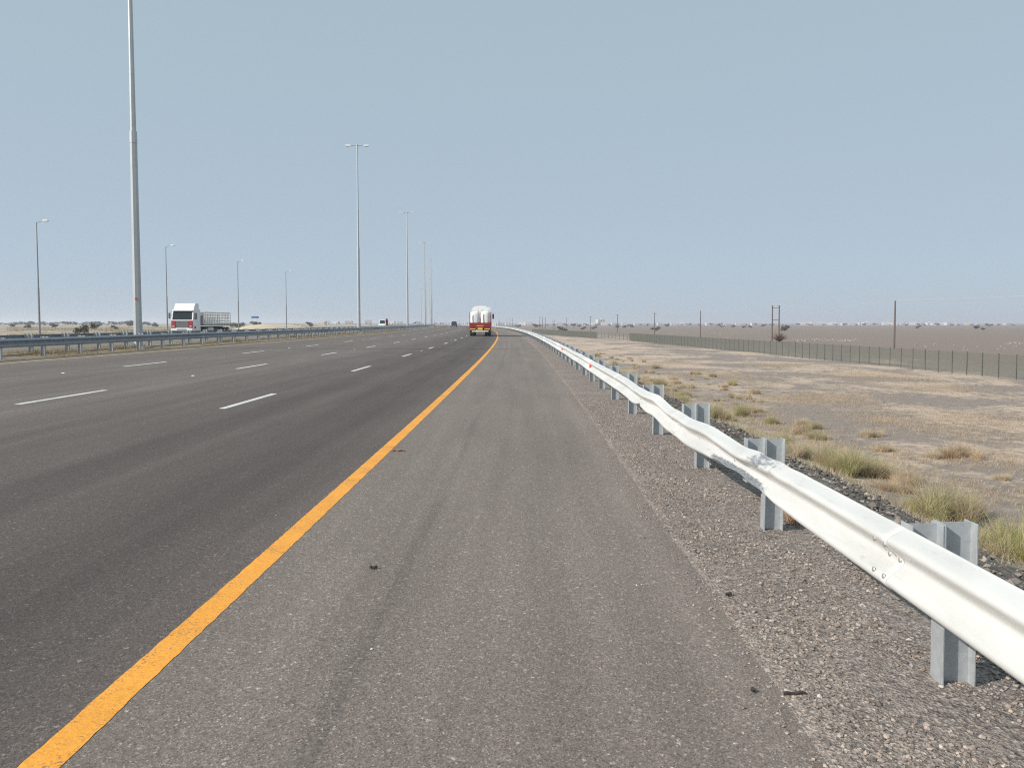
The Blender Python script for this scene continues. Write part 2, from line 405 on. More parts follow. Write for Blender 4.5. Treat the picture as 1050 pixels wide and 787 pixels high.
def line(name, mat, o0, o1, s0, s1, parent, step=2.0, lift=.002):
    n = max(1, int((s1-s0)/step)); ss = [s0+(s1-s0)*i/n for i in range(n+1)]
    if name == 'yellow_edge_line':
        ss = [-20, -5]+[q*.05 for q in range(0, 440)]+list(range(22, 900, 2)); n = len(ss)-1
    V = []; UV = []
    for s in ss:
        for o in (o0, o1):
            if 0 <= s <= 22 and n > 300: o += random.uniform(-.0035, .0035)+.001*math.sin(s*2.1+o*40)
            x, y = P(s, o); V.append((x, y, Z(o)+lift)); UV.append((s, o))
    a = np.arange(n)*2; F = np.stack([a, a+1, a+3, a+2], 1)
    me = fastmesh(name, np.array(V), F, mat, uv=np.array(UV))
    return link(name, me, parent)
line('yellow_edge_line', 'yellow_paint', -.072, .072, -20, 900, road)
line('left_edge_line', 'faded_yellow_paint', -14.47, -14.32, -20, 900, road)
for o in (-3.52, -7.08, -10.55):
    for k in range(-1, 28):
        s = 13.2 + k*10.35
        line('lane_dash', 'white_paint', o-.06, o+.06, s, s+2.85, road)
for o in (-22.0, -25.6, -29.2, -32.8):
    for k in range(1, 9) if o != -22.0 else range(0):
        s = 20 + k*24.0
        line('lane_dash', 'white_paint', o-.06, o+.06, s, s+3, oroad)
line('edge_line', 'white_paint', -36.2, -36.05, 0, 500, oroad)

# white reflective studs between the dashes
st = MB(); st.add([(-.045,-.04,0),(.045,-.04,0),(.045,.04,0),(-.045,.04,0),(-.03,-.018,.013),(.03,-.018,.013),(.03,.018,.013),(-.03,.018,.013)],
                  [(4,5,6,7),(0,1,5,4),(1,2,6,5),(2,3,7,6),(3,0,4,7)])
stm = st.mesh('road_stud', 'sign_white')
ords = ['nearest', 'second', 'third', 'fourth', 'fifth']
for nm, o, lst in (('yellow-line side', -3.52, (40.9, 61.6)), ('middle', -7.08, (20.4, 40.9, 61.6)), ('median side', -10.55, (20.4, 40.9, 61.6))):
    for i, s in enumerate(lst):
        x, y = P(s, o)
        tag(link('road_stud', stm, None, (x, y, Z(o)+.002), -heading(s)), f'{ords[i]} white road stud on the dashed lane line of the {nm}', 'road stud', 'white road studs between the lane dashes')

# ------------------------------------------------------------------ guardrails
WP_ = [(.000,.156),(.003,.151),(.010,.147),(.034,.134),(.060,.121),(.073,.113),(.081,.103),(.084,.093),(.081,.082),(.073,.071),(.058,.058),(.036,.040),(.018,.024),(.008,.013),(.003,.005)]
WPROF = WP_ + [(d, -h) for d, h in reversed(WP_)]
def beam(name, mat, s0, s1, back, side, zc, parent, step, deform=None, lift=0.0):
    """W-beam from s0 to s1; back = offset of its back, side = direction (in offset) its face looks."""
    n = max(1, round((s1-s0)/step)); V = []; UV = []; SCR_SHADE = []
    base = parent.location
    for i in range(n+1):
        s = s0 + (s1-s0)*i/n
        for th in (0, 1):
            for k, (d, h) in enumerate(WPROF):
                dd, dh, scr_shade = (deform(s, d, h) if deform else (d, h, 0))
                o = back + side*(dd + lift + (.004 if th == 0 else 0))
                x, y = P(s, o); V.append((x-base.x, y-base.y, Z(back)+zc+dh-base.z)); UV.append((s, h+ .5*th)); SCR_SHADE.append(scr_shade)
    m = len(WPROF); w = 2*m; F = []
    for i in range(n):
        for k in range(m-1):
            a = i*w+k; F.append((a, a+1, a+w+1, a+w)); F.append((a+m, a+m+w, a+m+w+1, a+m+1))
        for k in (0, m-1): a = i*w+k; F.append((a, a+w, a+w+m, a+m))
    for i in (0, n):
        for k in range(m-1): a = i*w+k; F.append((a, a+m, a+m+1, a+1))
    F = np.array(F)
    if side > 0: F = F[:, ::-1]
    me = fastmesh(name, np.array(V), F, mat, uv=np.array(UV), smooth=True)
    a = me.attributes.new('scrape_shade', 'FLOAT', 'POINT'); a.data.foreach_set('value', np.array(SCR_SHADE, dtype=np.float32))
    return link(name, me, parent)
def ibeam(h, depth, w, t):                     # I-section standing up: web along x (offset), flanges along y
    b = MB(); d = depth/2
    b.box(-d+t/2, 0, h/2, t, w, h, .0015); b.box(d-t/2, 0, h/2, t, w, h, .0015); b.box(0, 0, h/2, depth-2*t, t*.8, h-.002)
    return b
def guardrail(label, group, off, side, s0, spacing, n_ind, s_stuff, beam_mat, post_mat, sections, deform=None, zc=.55, push=None):
    x, y = P(s0, off); root = thing('guardrail', label, 'guardrail', (x, y, Z(off)), 0, group)
    pm = ibeam(.98, .15, .10, .008).mesh('post', post_mat); bmz = ibeam(.34, .145, .10, .008).mesh('spacer_block', post_mat)
    H = .74
    for k in range(n_ind):
        s = s0 + k*spacing; x, y = P(s, off+(push(s) if push else 0)); hd = heading(s)
        po = link('post', pm, root, (x-root.location.x, y-root.location.y, Z(off)-root.location.z-.24 + random.uniform(-.012, .012)), -hd + random.uniform(-.02, .02))
        po.rotation_euler[0] = random.uniform(-.012, .012); po.rotation_euler[1] = random.uniform(-.012, .012)
        bl = link('spacer_block', bmz, po, (side*.149, 0, .24+.395))
    if s_stuff:
        far = MB(); s = s0+n_ind*spacing
        while s < s_stuff:
            x, y = P(s, off); far.box(x-root.location.x, y-root.location.y, Z(off)-root.location.z+.36, .15, .1, .76)
            x, y = P(s, off+side*.15); far.box(x-root.location.x, y-root.location.y, Z(off)-root.location.z+.56, .14, .1, .34)
            s += spacing
        tag(far.build('post', post_mat, root), kind='stuff')
    for i, (a, b_, step) in enumerate(sections):
        beam('beam', beam_mat, a, b_+.16, off+side*.226, side, zc, root, step, deform, .0045*(i % 2))
    return root

POST0, SPC = 3.49, 2.585                       # first post of the near rail
def gauss(x, c, w): return math.exp(-((x-c)/w)**2)
def back_of(s): return .05*gauss(s, 8.7, .9) - .035*gauss(s, 10.5, .5) - .045*gauss(s, 6.3, .9)
def dent(s, d, h):
    scr_shade = 0.0
    # struck stretch between the second and fifth posts: pushed back and down
    ss = lambda q: (lambda u: u*u*(3-2*u))(max(0.0, min(1.0, q)))
    drop = .088*ss((9.95-s)/.95)*(1-ss((8.35-s)/1.75)) + .018*gauss(s, 11.5, .6)
    back = back_of(s)
    # crushed lower hump near the second post
    c1 = gauss(s, 5.95, .75); c2 = gauss(s, 10.9, .5)
    if h < -.02:
        k = min(1, (-.02-h)/.09)
        h += .050*c1*k*k + .030*c2*k; d -= (.055*c1 + .04*c2)*k*(.75+.25*math.sin(s*11))
        scr_shade = max(c1*1.25*min(1, max(0, (-.005-h)/.05)), c2*1.05*k)  # scraped metal plus painted shade on the crushed underside
    if h > .04:
        c3 = gauss(s, 5.35, .5); scr_shade = max(scr_shade, c3*.62*min(1, (h-.04)/.05)); h -= .014*gauss(s, 5.9, .22); d -= .012*c3*math.sin(s*15)
    # general waviness
    return d - back*1.0 + .006*math.sin(s*1.3), h - drop + .006*math.sin(s*.9+.6), scr_shade
secs = [(-3.2, POST0, .1), (POST0, POST0+2*SPC, .06), (POST0+2*SPC, POST0+4*SPC, .06), (POST0+4*SPC, POST0+6*SPC, .2)]
k = 6
while k < 96: secs.append((POST0+k*SPC, POST0+(k+6)*SPC, 2.0)); k += 6
for k in range(4): secs.append((POST0+(96+k*18)*SPC, POST0+(96+(k+1)*18)*SPC, 6.0))
rail = guardrail('sunlit white guardrail with a dented beam along the right gravel verge', None, 3.64, -1, POST0-2*SPC, SPC, 92, 480, 'beam_white', 'galvanised_post', secs, dent, .548, lambda s: max(0, back_of(s))+.004)
# splice bolts on the near beams, red reflectors in the valley
bt = MB(); bt.tube([(0,0,0),(0.004,0,0),(0.007,0,0)], [.015,.014,.008], 10)
btm = bt.mesh('bolt', 'bolt_steel')
def on_rail(s, h, extra):
    d = np.interp(-h, [-q[1] for q in WPROF], [q[0] for q in WPROF]); dd, dh, _ = dent(s, float(d), h)
    o = 3.64-.226-(dd+extra); x, y = P(s, o); return (x-rail.location.x, y-rail.location.y, Z(3.64-.226)+.548+dh-rail.location.z)
for sp in (POST0, POST0+2*SPC):
    for ds in (.03, .13):
        for h in (.075, .0, -.075):
            q = link('bolt', btm, rail, on_rail(sp+ds, h, .0085), -heading(sp)+math.pi)
for sp in (POST0+SPC, POST0+3*SPC, POST0+4*SPC+.08, POST0+1.55*SPC):
    link('bolt', btm, rail, on_rail(sp, 0.0, .0085), -heading(sp)+math.pi)
rf = MB(); rf.prism([(-.05,-.05),(.05,-.05),(.065,0),(.05,.05),(-.05,.05),(-.065,0)], 'x', 0, .03)
rfm = rf.mesh('reflector', 'red_marker')
for s in (19.2, 31.5, 66):
    q = link('reflector', rfm, rail, on_rail(s, 0.0, .012), -heading(s)+math.pi)
    q.rotation_euler[2] += .35

med_s0 = 24.4
msec = [(12+30*i, 42+30*i, 3.0) for i in range(10)] + [(312+60*i, 372+60*i, 10.0) for i in range(6)]
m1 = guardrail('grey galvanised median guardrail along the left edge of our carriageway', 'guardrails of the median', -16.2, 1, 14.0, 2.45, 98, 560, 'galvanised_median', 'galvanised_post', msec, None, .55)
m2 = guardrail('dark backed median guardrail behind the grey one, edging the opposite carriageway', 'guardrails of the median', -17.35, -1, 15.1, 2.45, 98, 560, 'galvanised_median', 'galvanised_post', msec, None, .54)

# ------------------------------------------------------------------ lamp posts
def lamp_head(mb_body, mb_lens, x0, sgn, z, L=.75, w=.30):
    o = [(x0, z-.05), (x0+sgn*.08, z-.09), (x0+sgn*L*.9, z-.07), (x0+sgn*L, z), (x0+sgn*L*.75, z+.08), (x0+sgn*.15, z+.08)]
    mb_body.prism(o, 'y', -w/2, w/2)
    mb_lens.box(x0+sgn*L*.55, 0, z-.10, L*.55, w*.8, .05)
def tall_lamp(label, loc, rz, group):
    t = thing('street_lamp', label, 'street lamp', loc, rz, group)
    H = 22.35
    b = MB(); b.tube([(0,0,.04),(0,0,10.2)], [.205,.165], 8, smooth=False); b.build('lower_pole', 'lamp_steel', t)
    b = MB(); b.tube([(0,0,10.0),(0,0,10.05),(0,0,H)], [.140,.138,.070], 8, smooth=False); b.build('upper_pole', 'lamp_steel', t)
    b = MB(); b.tube([(0,0,9.75),(0,0,10.3)], [.178,.172], 8, smooth=False); b.build('joint_collar', 'lamp_steel', t)
    b = MB(); b.box(0,0,-.12,.95,.95,.30,.03); b.build('footing', 'concrete', t)
    b = MB(); b.box(0,0,.055,.52,.52,.03,.005)
    for a in (-1,1):
        for c in (-1,1): b.tube([(a*.2,c*.2,.05),(a*.2,c*.2,.14)], .018, 6)
    b.build('base_plate', 'lamp_steel', t)
    b = MB(); b.box(.19,0,.85,.03,.14,.5,.01); b.build('access_hatch', 'lamp_steel', t)
    b = MB(); b.tube([(-.85,0,H),(.85,0,H)], .055, 8); b.tube([(0,0,H-.35),(0,0,H+.12)], .10, 8); b.build('cross_arm', 'lamp_steel', t)
    for sg in (-1, 1):
        hb, lb = MB(), MB(); lamp_head(hb, lb, sg*.72, sg, H)
        ho = hb.build('lamp_head', 'lamp_head', t); lb.build('lens', 'lamp_lens', ho)
    return t
od = ['first', 'second', 'third', 'fourth', 'fifth', 'sixth', 'seventh', 'eighth', 'ninth', 'tenth']
x, y = P(37.2, -16.78)
LG = 'tall twin-arm lamp posts along the median'
L0 = tall_lamp('thickest and tallest grey lamp post in the median, its top above the picture', (x, y, .36), -heading(37), LG)
for k in range(1, 9):
    s = 37.2+k*56.4; x, y = P(s, -16.78); c = copy_tree(L0); c.location = (x, y, .36); c.rotation_euler = (0, 0, -heading(s))
    c['label'] = f'{od[k]} tall twin-arm lamp post along the median, counting from the nearest one'
b = MB(); b.box(.03,-.192,2.35,.10,.03,.11,.005); b.build('red_marker', 'red_marker', L0)
def small_lamp(label, loc, group):
    t = thing('street_lamp', label, 'street lamp', loc, 0, group); H = 12.35
    b = MB(); b.tube([(0,0,0),(0,0,5.8)], [.115,.09], 8); b.build('lower_pole', 'lamp_dull', t)
    b = MB(); b.tube([(0,0,5.8),(0,0,H)], [.072,.045], 8); b.build('upper_pole', 'lamp_dull', t)
    b = MB(); b.tube([(0,0,H-.05),(.25,0,H+.06),(.7,0,H+.16)], .035, 6); b.build('arm', 'lamp_dull', t)
    hb, lb = MB(), MB(); lamp_head(hb, lb, .62, 1, H+.2, .62, .28); ho = hb.build('lamp_head', 'lamp_head', t); lb.build('lens', 'lamp_lens', ho)
    b = MB(); b.box(0,0,-.05,.6,.6,.25,.02); b.build('footing', 'concrete', t)
    return t
E_ = 1.55; FPX = 790.0
SG = 'single-arm lamp posts beyond the opposite carriageway'
SL = ['leftmost single-arm lamp post, alone left of the thick median post', 'single-arm lamp post rising just left of the white-cabbed lorry', 'single-arm lamp post just right of the flatbed lorry', 'farthest single-arm lamp post, standing beside the pale sand berm']
sl0 = None
for i, (px, d) in enumerate(((41, 78), (172, 103), (245, 128), (294, 153))):
    X = (px-525)/FPX*d
    if i == 0: sl0 = o = small_lamp(SL[0], (0,0,0), SG)
    else: o = copy_tree(sl0); o['label'] = SL[i]
    o.location = (X, d, -.72)

# ------------------------------------------------------------------ vehicles
def wheel(parent, x, y, r=.5, w=.28, name='wheel'):
    b = MB(); sg = 1 if x > 0 else -1
    b.tube([(x-w/2,y,r),(x-w/2+.03,y,r),(x+w/2-.03,y,r),(x+w/2,y,r)], [r-.05,r,r,r-.05], 20); wo = b.build(name, 'black_rubber', parent)
    b = MB(); b.tube([(x+sg*(w/2-.02),y,r),(x+sg*(w/2+.012),y,r)], [r*.55, r*.5], 14); b.build('rim', 'silver', wo)
def cab(t, w=2.46, y1=0.0, L=2.2, H=3.05, roof=3.75, paint='white_vehicle_paint', z0=.55, front=True):
    """cab-over tractor: front face at y1, looking along +y"""
    hw = w/2; y0 = y1-L
    side = [(y0,z0),(y1-.03,z0),(y1,1.1),(y1-.02,1.9),(y1-.28,H-.1),(y1-.42,H),(y0,H)]
    b = MB(); b.prism(side, 'x', -hw, hw); body = b.build('cab', paint, t)
    b = MB(); fa = [(y1-.50,H-.02),(y1-.95,roof-.08),(y1-1.15,roof),(y0+.15,roof),(y0+.15,H-.02)]
    b.prism(fa, 'x', -hw*.92, hw*.92); b.build('roof_fairing', paint, t)
    # windscreen follows the slope of the front
    def fz(z): return y1-.02 - (z-1.9)/(H-.1-1.9)*.26 if z > 1.9 else y1-.02*(z-1.1)/.8
    b = MB(); z1, z2 = 1.88, 2.88; e = .012
    b.add([(-hw*.90,fz(z1)+e,z1),(hw*.90,fz(z1)+e,z1),(hw*.86,fz(z2)+e,z2),(-hw*.86,fz(z2)+e,z2),(-hw*.90,fz(z1)-.05,z1),(hw*.90,fz(z1)-.05,z1),(hw*.86,fz(z2)-.05,z2),(-hw*.86,fz(z2)-.05,z2)],
          [(0,1,2,3),(7,6,5,4),(0,4,5,1),(1,5,6,2),(2,6,7,3),(3,7,4,0)])
    b.build('windscreen', 'dark_glass', t)
    b = MB(); b.box(0,y1-.22,2.94,w*.94,.34,.05,.01,Matrix.Rotation(-.35,4,'X')); b.build('sun_visor', paint, t)
    b = MB(); b.box(0,y1+.008,1.36,1.42,.05,.78,.02)
    gr = b.build('grille', 'grey_plastic', t)
    b = MB()
    for zz in (1.14,1.36,1.58): b.box(0,y1+.038,zz,1.34,.02,.03)
    b.build('grille_bar', 'silver', gr)
    b = MB(); b.box(0,y1+.035,.74,w*.99,.16,.30,.05); bp = b.build('bumper', paint, t)
    b = MB(); b.box(0,y1+.02,.48,w*.94,.14,.20,.03); b.box(0,y1+.118,.76,1.1,.012,.12); b.build('air_dam', 'grey_plastic', bp)
    for sg in (-1,1):
        b = MB(); b.box(sg*.97,y1+.015,1.33,.50,.07,.86,.06); hl = b.build('headlight_surround', 'red_bright', t)
        b = MB(); b.box(sg*.97,y1+.052,1.12,.22,.03,.16,.01); b.build('lamp', 'silver', hl)
        b = MB(); b.box(sg*(hw+.004),y1-.85,2.28,.02,.75,.72,.005); b.build('side_window', 'dark_glass', t)
        b = MB(); b.tube([(sg*hw,y1-.25,2.75),(sg*(hw+.22),y1-.10,2.72),(sg*(hw+.22),y1-.10,1.95),(sg*hw,y1-.25,1.95)], .02, 6); ma = b.build('mirror_arm', 'grey_plastic', t)
        b = MB(); b.box(sg*(hw+.22),y1-.10,2.33,.22,.13,.62,.03); b.build('mirror', 'grey_plastic', ma)
        b = MB(); b.box(sg*(hw+.004),y1-.62,1.0,.02,.5,.28,.005); b.build('step', 'red_bright', t)
        b = MB(); b.box(sg*(hw-.16),y1-1.25,1.02,.30,1.15,.08,.02); b.build('mudguard', 'chassis_dark', t)
        wheel(t, sg*(hw-.16), y1-1.25)
    return body
# flatbed lorry coming towards us
s_t = 88.5; off_t = -35.95; x, y = P(s_t, off_t)
T = thing('flatbed_truck', 'white-cabbed flatbed lorry with red headlight surrounds and slatted side panels on the far carriageway', 'truck', (x, y, Z(-35.2)), -heading(s_t)+math.pi)
cab(T)
b = MB(); b.box(0,-6.4,.95,.9,10.6,.26); b.build('chassis', 'chassis_dark', T)
b = MB(); b.box(0,-7.75,1.28,2.5,9.5,.20,.02); bed = b.build('flat_bed', 'bed_grey', T)
b = MB(); b.box(0,-3.02,2.05,2.42,.10,1.45); b.build('headboard', 'bed_grey', T)
for sg in (-1, 1):
    for ya in (-3.15, -7.75):
        pn = MB(); L = 4.5; xx = sg*1.22
        for i in range(9): pn.box(xx, ya-.05-i*(L-.1)/8, 2.06, .05, .24, 1.38)
        for z in (1.48, 1.80, 2.13, 2.45, 2.74): pn.box(xx+sg*.028, ya-L/2, z, .03, L, .15)
        pn.build('side_panel', 'lattice_white', T)
b = MB()
for i in range(8): b.box(-1.1+i*.314, -12.45, 2.06, .09, .05, 1.38)
for z in (1.48, 1.80, 2.13, 2.45, 2.74): b.box(0, -12.45-.03, z, 2.3, .03, .15)
b.build('tailboard', 'lattice_white', T)
for sg in (-1, 1):
    b = MB(); b.box(sg*1.0,-5.6,.72,.45,1.6,.55,.08); b.build('fuel_tank', 'silver', T)
    b = MB(); b.box(sg*1.12,-7.4,.72,.06,1.3,.42); b.build('side_guard', 'chassis_dark', T)
    for yy in (-3.55,-8.9,-10.2,-11.5): wheel(T, sg*1.05, yy)
ML = Matrix.Rotation(0, 4, 'Z')
b = MB()
for i in range(9):
    q = random.uniform(.35, .7); b.box(random.uniform(-.6,.6), -4.6-i*.55, 1.39+q/2+.01, random.uniform(.6,1.1), .7, q, .12, Matrix.Rotation(random.uniform(-.3,.3),4,'Z'))
ld = b.build('cargo_heap', 'lumber', None, T.location, T.rotation_euler[2]); tag(ld, 'dark low heap of cargo lying on the bed of the white-cabbed lorry', 'cargo')

# red lorry going away, with white bulk bags
s_t = 88.0; off_t = -2.0; x, y = P(s_t, off_t); zt = Z(off_t)
T2 = thing('cargo_truck', 'red lorry seen from behind in the lane beside the yellow line, loaded with white bags', 'truck', (x, y, zt), -heading(s_t))
cab(T2, 2.4, 9.4, 2.0, 2.75, 3.45, 'white_vehicle_paint')
b = MB(); b.box(0,4.1,.86,.85,8.0,.28); b.build('chassis', 'chassis_dark', T2)
b = MB(); b.box(0,3.6,1.16,2.46,7.2,.16,.02); b.build('cargo_bed', 'red_vehicle_paint', T2)
b = MB(); b.box(0,-.03,1.22,2.46,.07,.62,.02); tb = b.build('tailboard', 'red_vehicle_paint', T2)
b = MB(); b.box(0,-.08,1.30,2.2,.03,.05); b.box(0,-.08,1.08,2.2,.03,.04); b.build('tailboard_rib', 'red_bright', tb)
for sg in (-1,1):
    b = MB(); b.box(sg*1.20,3.6,1.42,.06,7.1,.36,.01); b.build('side_board', 'red_vehicle_paint', T2)
    b = MB(); b.box(sg*1.21,-.02,1.9,.07,.07,1.55); b.build('corner_post', 'red_vehicle_paint' if sg > 0 else 'bed_grey', T2)
    b = MB(); b.box(sg*.82,-.07,.80,.62,.06,.15,.02); b.build('tail_light', 'amber', T2)
    b = MB(); b.box(sg*.92,.35,.46,.5,.03,.5); b.build('mud_flap', 'black_rubber', T2)
    for yy in (.95,2.25): wheel(T2, sg*1.04, yy, .5, .34); wheel(T2, sg*.68, yy, .5, .26)
b = MB(); b.box(0,-.02,1.95,.07,.07,1.6); b.build('centre_post', 'red_vehicle_paint', T2)
b = MB(); b.box(0,-.07,.83,.56,.04,.26,.01); b.build('number_plate', 'plate_yellow', T2)
b = MB(); b.box(0,-.10,1.19,.8,.02,.10,.004); b.build('reflector_strip', 'amber', T2)
b = MB(); b.box(0,.02,.55,1.9,.10,.12,.01); b.build('underrun_bar', 'sign_white', T2)
def bag(label, lx, ly, w, d, h, hue):
    nz, nn = 9, 20; vs = []; fs = []
    ph = random.uniform(0, 6)
    for i in range(nz+1):
        t = i/nz; bulge = 1 + .07*math.sin(math.pi*t)
        if i == nz: bulge *= .80
        if i == nz-1: bulge *= .96
        for k in range(nn):
            a = 2*math.pi*k/nn; ca, sa = math.cos(a), math.sin(a)
            e = (abs(ca)**4+abs(sa)**4)**-.25*.86
            rr = bulge*e*(1+.02*math.sin(5*a+ph)+.015*math.sin(9*t+3*a+ph))
            vs.append((ca*rr*w/2, sa*rr*d/2, h*t - (.05 if i == nz else 0)))
    for i in range(nz):
        for k in range(nn): fs.append((i*nn+k, i*nn+(k+1)%nn, (i+1)*nn+(k+1)%nn, (i+1)*nn+k))
    fs += [tuple(range(nn-1,-1,-1)), tuple(range(nz*nn, nz*nn+nn))]
    q = T2.matrix_basis @ Vector((lx, ly, 0)) if False else None
    hd = heading(s_t); ox = T2.location.x + lx*math.cos(hd) + ly*math.sin(hd); oy = T2.location.y - lx*math.sin(hd) + ly*math.cos(hd)
    t = thing('bulk_bag', label, 'bulk bag', (ox, oy, zt+1.242), -hd, 'white bulk bags on the red lorry')
    mb = MB(); mb.add(vs, fs, True); mb.build('sack', 'bag_white', t)
    for sx in (-1, 1):
        s2 = MB(); s2.tube([(sx*w*.36,-d*.38,h*.94),(sx*w*.30,-d*.2,h+.10),(sx*w*.30,d*.2,h+.10),(sx*w*.36,d*.38,h*.94)], .025, 6); s2.build('lifting_strap', 'bag_strap', t)
bag('left of the two big white bulk bags above the red tailboard', -.585, .68, 1.15, 1.12, 1.62, 0)
bag('right of the two big white bulk bags above the red tailboard', .60, .68, 1.17, 1.12, 1.66, 0)
hd = heading(s_t); ly = 4.15; ox = T2.location.x + ly*math.sin(hd); oy = T2.location.y + ly*math.cos(hd)
b = MB(); b.prism([(-1.12,0),(1.12,0),(1.14,1.5),(1.0,1.95),(.62,2.22),(0,2.26),(-.62,2.2),(-1.0,1.9),(-1.14,1.5)], 'y', -2.6, 2.6)
tag(b.build('tarpaulin_load', 'bag_white', None, (ox, oy, zt+1.242), -hd), 'white tarpaulin-covered load standing higher than the bags on the red lorry', 'load')

def car(name, label, s, off, away, paint, W=1.9, L=4.8, H=1.85, cat='car', extra=None):
    x, y = P(s, off); t = thing(name, label, cat, (x, y, Z(off)), -heading(s) + (0 if away else math.pi))
    hw = W/2
    b = MB(); b.prism([(-L/2,.35),(L/2,.35),(L/2,.75),(L/2-.1,.98),(L/2-1.2,1.08),(-L/2+.05,1.08),(-L/2,.8)], 'x', -hw, hw); b.build('body', paint, t)
    b = MB(); b.add([(-hw*.96,-L/2+.1,1.07),(hw*.96,-L/2+.1,1.07),(hw*.96,L/2-1.3,1.07),(-hw*.96,L/2-1.3,1.07),(-hw*.8,-L/2+.4,H),(hw*.8,-L/2+.4,H),(hw*.8,L/2-2.1,H),(-hw*.8,L/2-2.1,H)],
                    [(3,2,1,0),(4,5,6,7),(0,1,5,4),(1,2,6,5),(2,3,7,6),(3,0,4,7)]); b.build('cabin', paint, t)
    def pane(nm, pts):
        n = (Vector(pts[1])-Vector(pts[0])).cross(Vector(pts[2])-Vector(pts[0])).normalized()*.015
        b = MB(); c = sum((Vector(p) for p in pts), Vector())/4; q = [c+(Vector(p)-c)*.84 for p in pts]
        b.add([p+n for p in q]+[p-n for p in q], [(0,1,2,3),(7,6,5,4),(0,4,5,1),(1,5,6,2),(2,6,7,3),(3,7,4,0)]); b.build(nm, 'dark_glass', t)
    a, c = -L/2, L/2
    pane('rear_window', [(-hw*.96,a+.1,1.07),(hw*.96,a+.1,1.07),(hw*.8,a+.4,H),(-hw*.8,a+.4,H)])
    pane('windscreen', [(hw*.96,c-1.3,1.07),(-hw*.96,c-1.3,1.07),(-hw*.8,c-2.1,H),(hw*.8,c-2.1,H)])
    for sg in (-1,1):
        pane('side_window', [(sg*hw*.96,a+.1,1.07),(sg*hw*.96,c-1.3,1.07),(sg*hw*.8,c-2.1,H),(sg*hw*.8,a+.4,H)])
        b = MB(); b.box(sg*(hw-.2),a-.01,.9,.28,.05,.18,.01); b.build('tail_light', 'red_bright', t)
        b = MB(); b.box(sg*(hw-.25),c-.005,.78,.36,.05,.15,.01); b.build('headlight', 'sign_white', t)
        for yy in (a+.95, c-.95): wheel(t, sg*(hw-.1), yy, .36, .24)
    return t
car('suv', 'dark four-wheel-drive car driving away far ahead, left of the red lorry', 262, -9.0, True, 'suv_paint')
s_t = 226
pk = car('pickup_truck', 'small white pickup approaching beyond the median with a red upright load', s_t, -29.8, False, 'white_vehicle_paint', 2.0, 5.6, 2.25, 'pickup')
x, y = P(s_t+1.6, -28.75)
b = MB(); b.box(0,0,1.55,.62,1.2,1.9,.08); b.box(-.1,.2,2.6,.18,.25,.4,.03)
tag(b.build('red_cargo', 'red_vehicle_paint', None, (x, y, Z(-29.4)), -heading(s_t)), 'red upright load carried behind the white pickup', 'cargo')
car('sedan', 'tiny pale car on the opposite carriageway, farther than the white pickup', 345, -24, False, 'silver', 1.8, 4.5, 1.5)

# far blue road sign behind the flatbed lorry
x = (262-525)/FPX*300; t = thing('road_sign', 'small blue road sign on posts above the sand berm, far left', 'road sign', (x, 300, -1.0))
b = MB(); b.box(0,0,4.75,2.9,.08,.75,.02); b.build('sign_panel', 'blue_sign', t)
for sg in (-1.0,1.0):
    b = MB(); b.tube([(sg,.08,0),(sg,.08,4.9)], .05, 8); b.build('post', 'lamp_steel', t)

# ------------------------------------------------------------------ wire fences on the plain
FZ = -3.1
def fence(label, pts, pitch, H, wire_pitch, wire_w, group='green wire fences on the plain'):
    x0, y0 = pts[0]; t = thing('wire_fence', label, 'fence', (x0, y0, FZ), 0, group)
    P_ = [Vector((p[0]-x0, p[1]-y0)) for p in pts]; seg = [(P_[i], P_[i+1]) for i in range(len(P_)-1)]
    tot = sum((b-a).length for a, b in seg)
    def at(d):
        for a, b in seg:
            l = (b-a).length
            if d <= l+1e-6: return a+(b-a)*(d/l), (b-a).normalized()
            d -= l
        return seg[-1][1], (seg[-1][1]-seg[-1][0]).normalized()
    pb = MB(); pb.tube([(0,0,-.3),(0,0,H+.05)], .042, 8); pm = pb.mesh('post', 'fence_green')
    d = 0; n = 0
    while d <= tot and n < 99:
        p, u = at(d); o = link('post', pm, t, (p.x, p.y, 0)); o.rotation_euler = (random.uniform(-.012,.012), random.uniform(-.012,.012), 0); d += pitch; n += 1
    mb = MB(); d = 0.0; V = []; F = []
    while d < tot:
        p, u = at(d); w = wire_w/2; q = Vector((-u.y, u.x))*w
        i = len(V)
        c = [p-u*w-q, p+u*w-q, p+u*w+q, p-u*w+q]
        V += [(e.x, e.y, .04) for e in c] + [(e.x, e.y, H) for e in c]
        F += [(i,i+1,i+5,i+4),(i+1,i+2,i+6,i+5),(i+2,i+3,i+7,i+6),(i+3,i,i+4,i+7)]
        d += wire_pitch
    for z in (.06, .5, 1.0, 1.5, H-.02):
        for a, b in seg:
            u = (b-a).normalized(); q = Vector((-u.y, u.x))*.006; h = .008; i = len(V)
            for e in (a, b): V += [(e.x-q.x, e.y-q.y, z-h), (e.x+q.x, e.y+q.y, z-h), (e.x+q.x, e.y+q.y, z+h), (e.x-q.x, e.y-q.y, z+h)]
            F += [(i,i+1,i+5,i+4),(i+1,i+2,i+6,i+5),(i+2,i+3,i+7,i+6),(i+3,i,i+4,i+7)]
    link('wire_mesh', fastmesh('wire_mesh', np.array(V), np.array(F), 'fence_mesh'), t)
fence('long green wire fence crossing the plain from the right edge of the picture', [(43.6, 50), (42.0, 66), (30.6, 201)], 2.05, 1.98, .062, .013)
fence('faint low section of wire fence between the long fence and the roadside one', [(30.4, 202.5), (25.2, 226)], 3.0, 1.75, .22, .006)
fence('short green wire fence near the far end of the white guardrail', [(25.0, 226.5), (18.0, 268), (8.6, 334)], 2.6, 2.0, .062, .013)

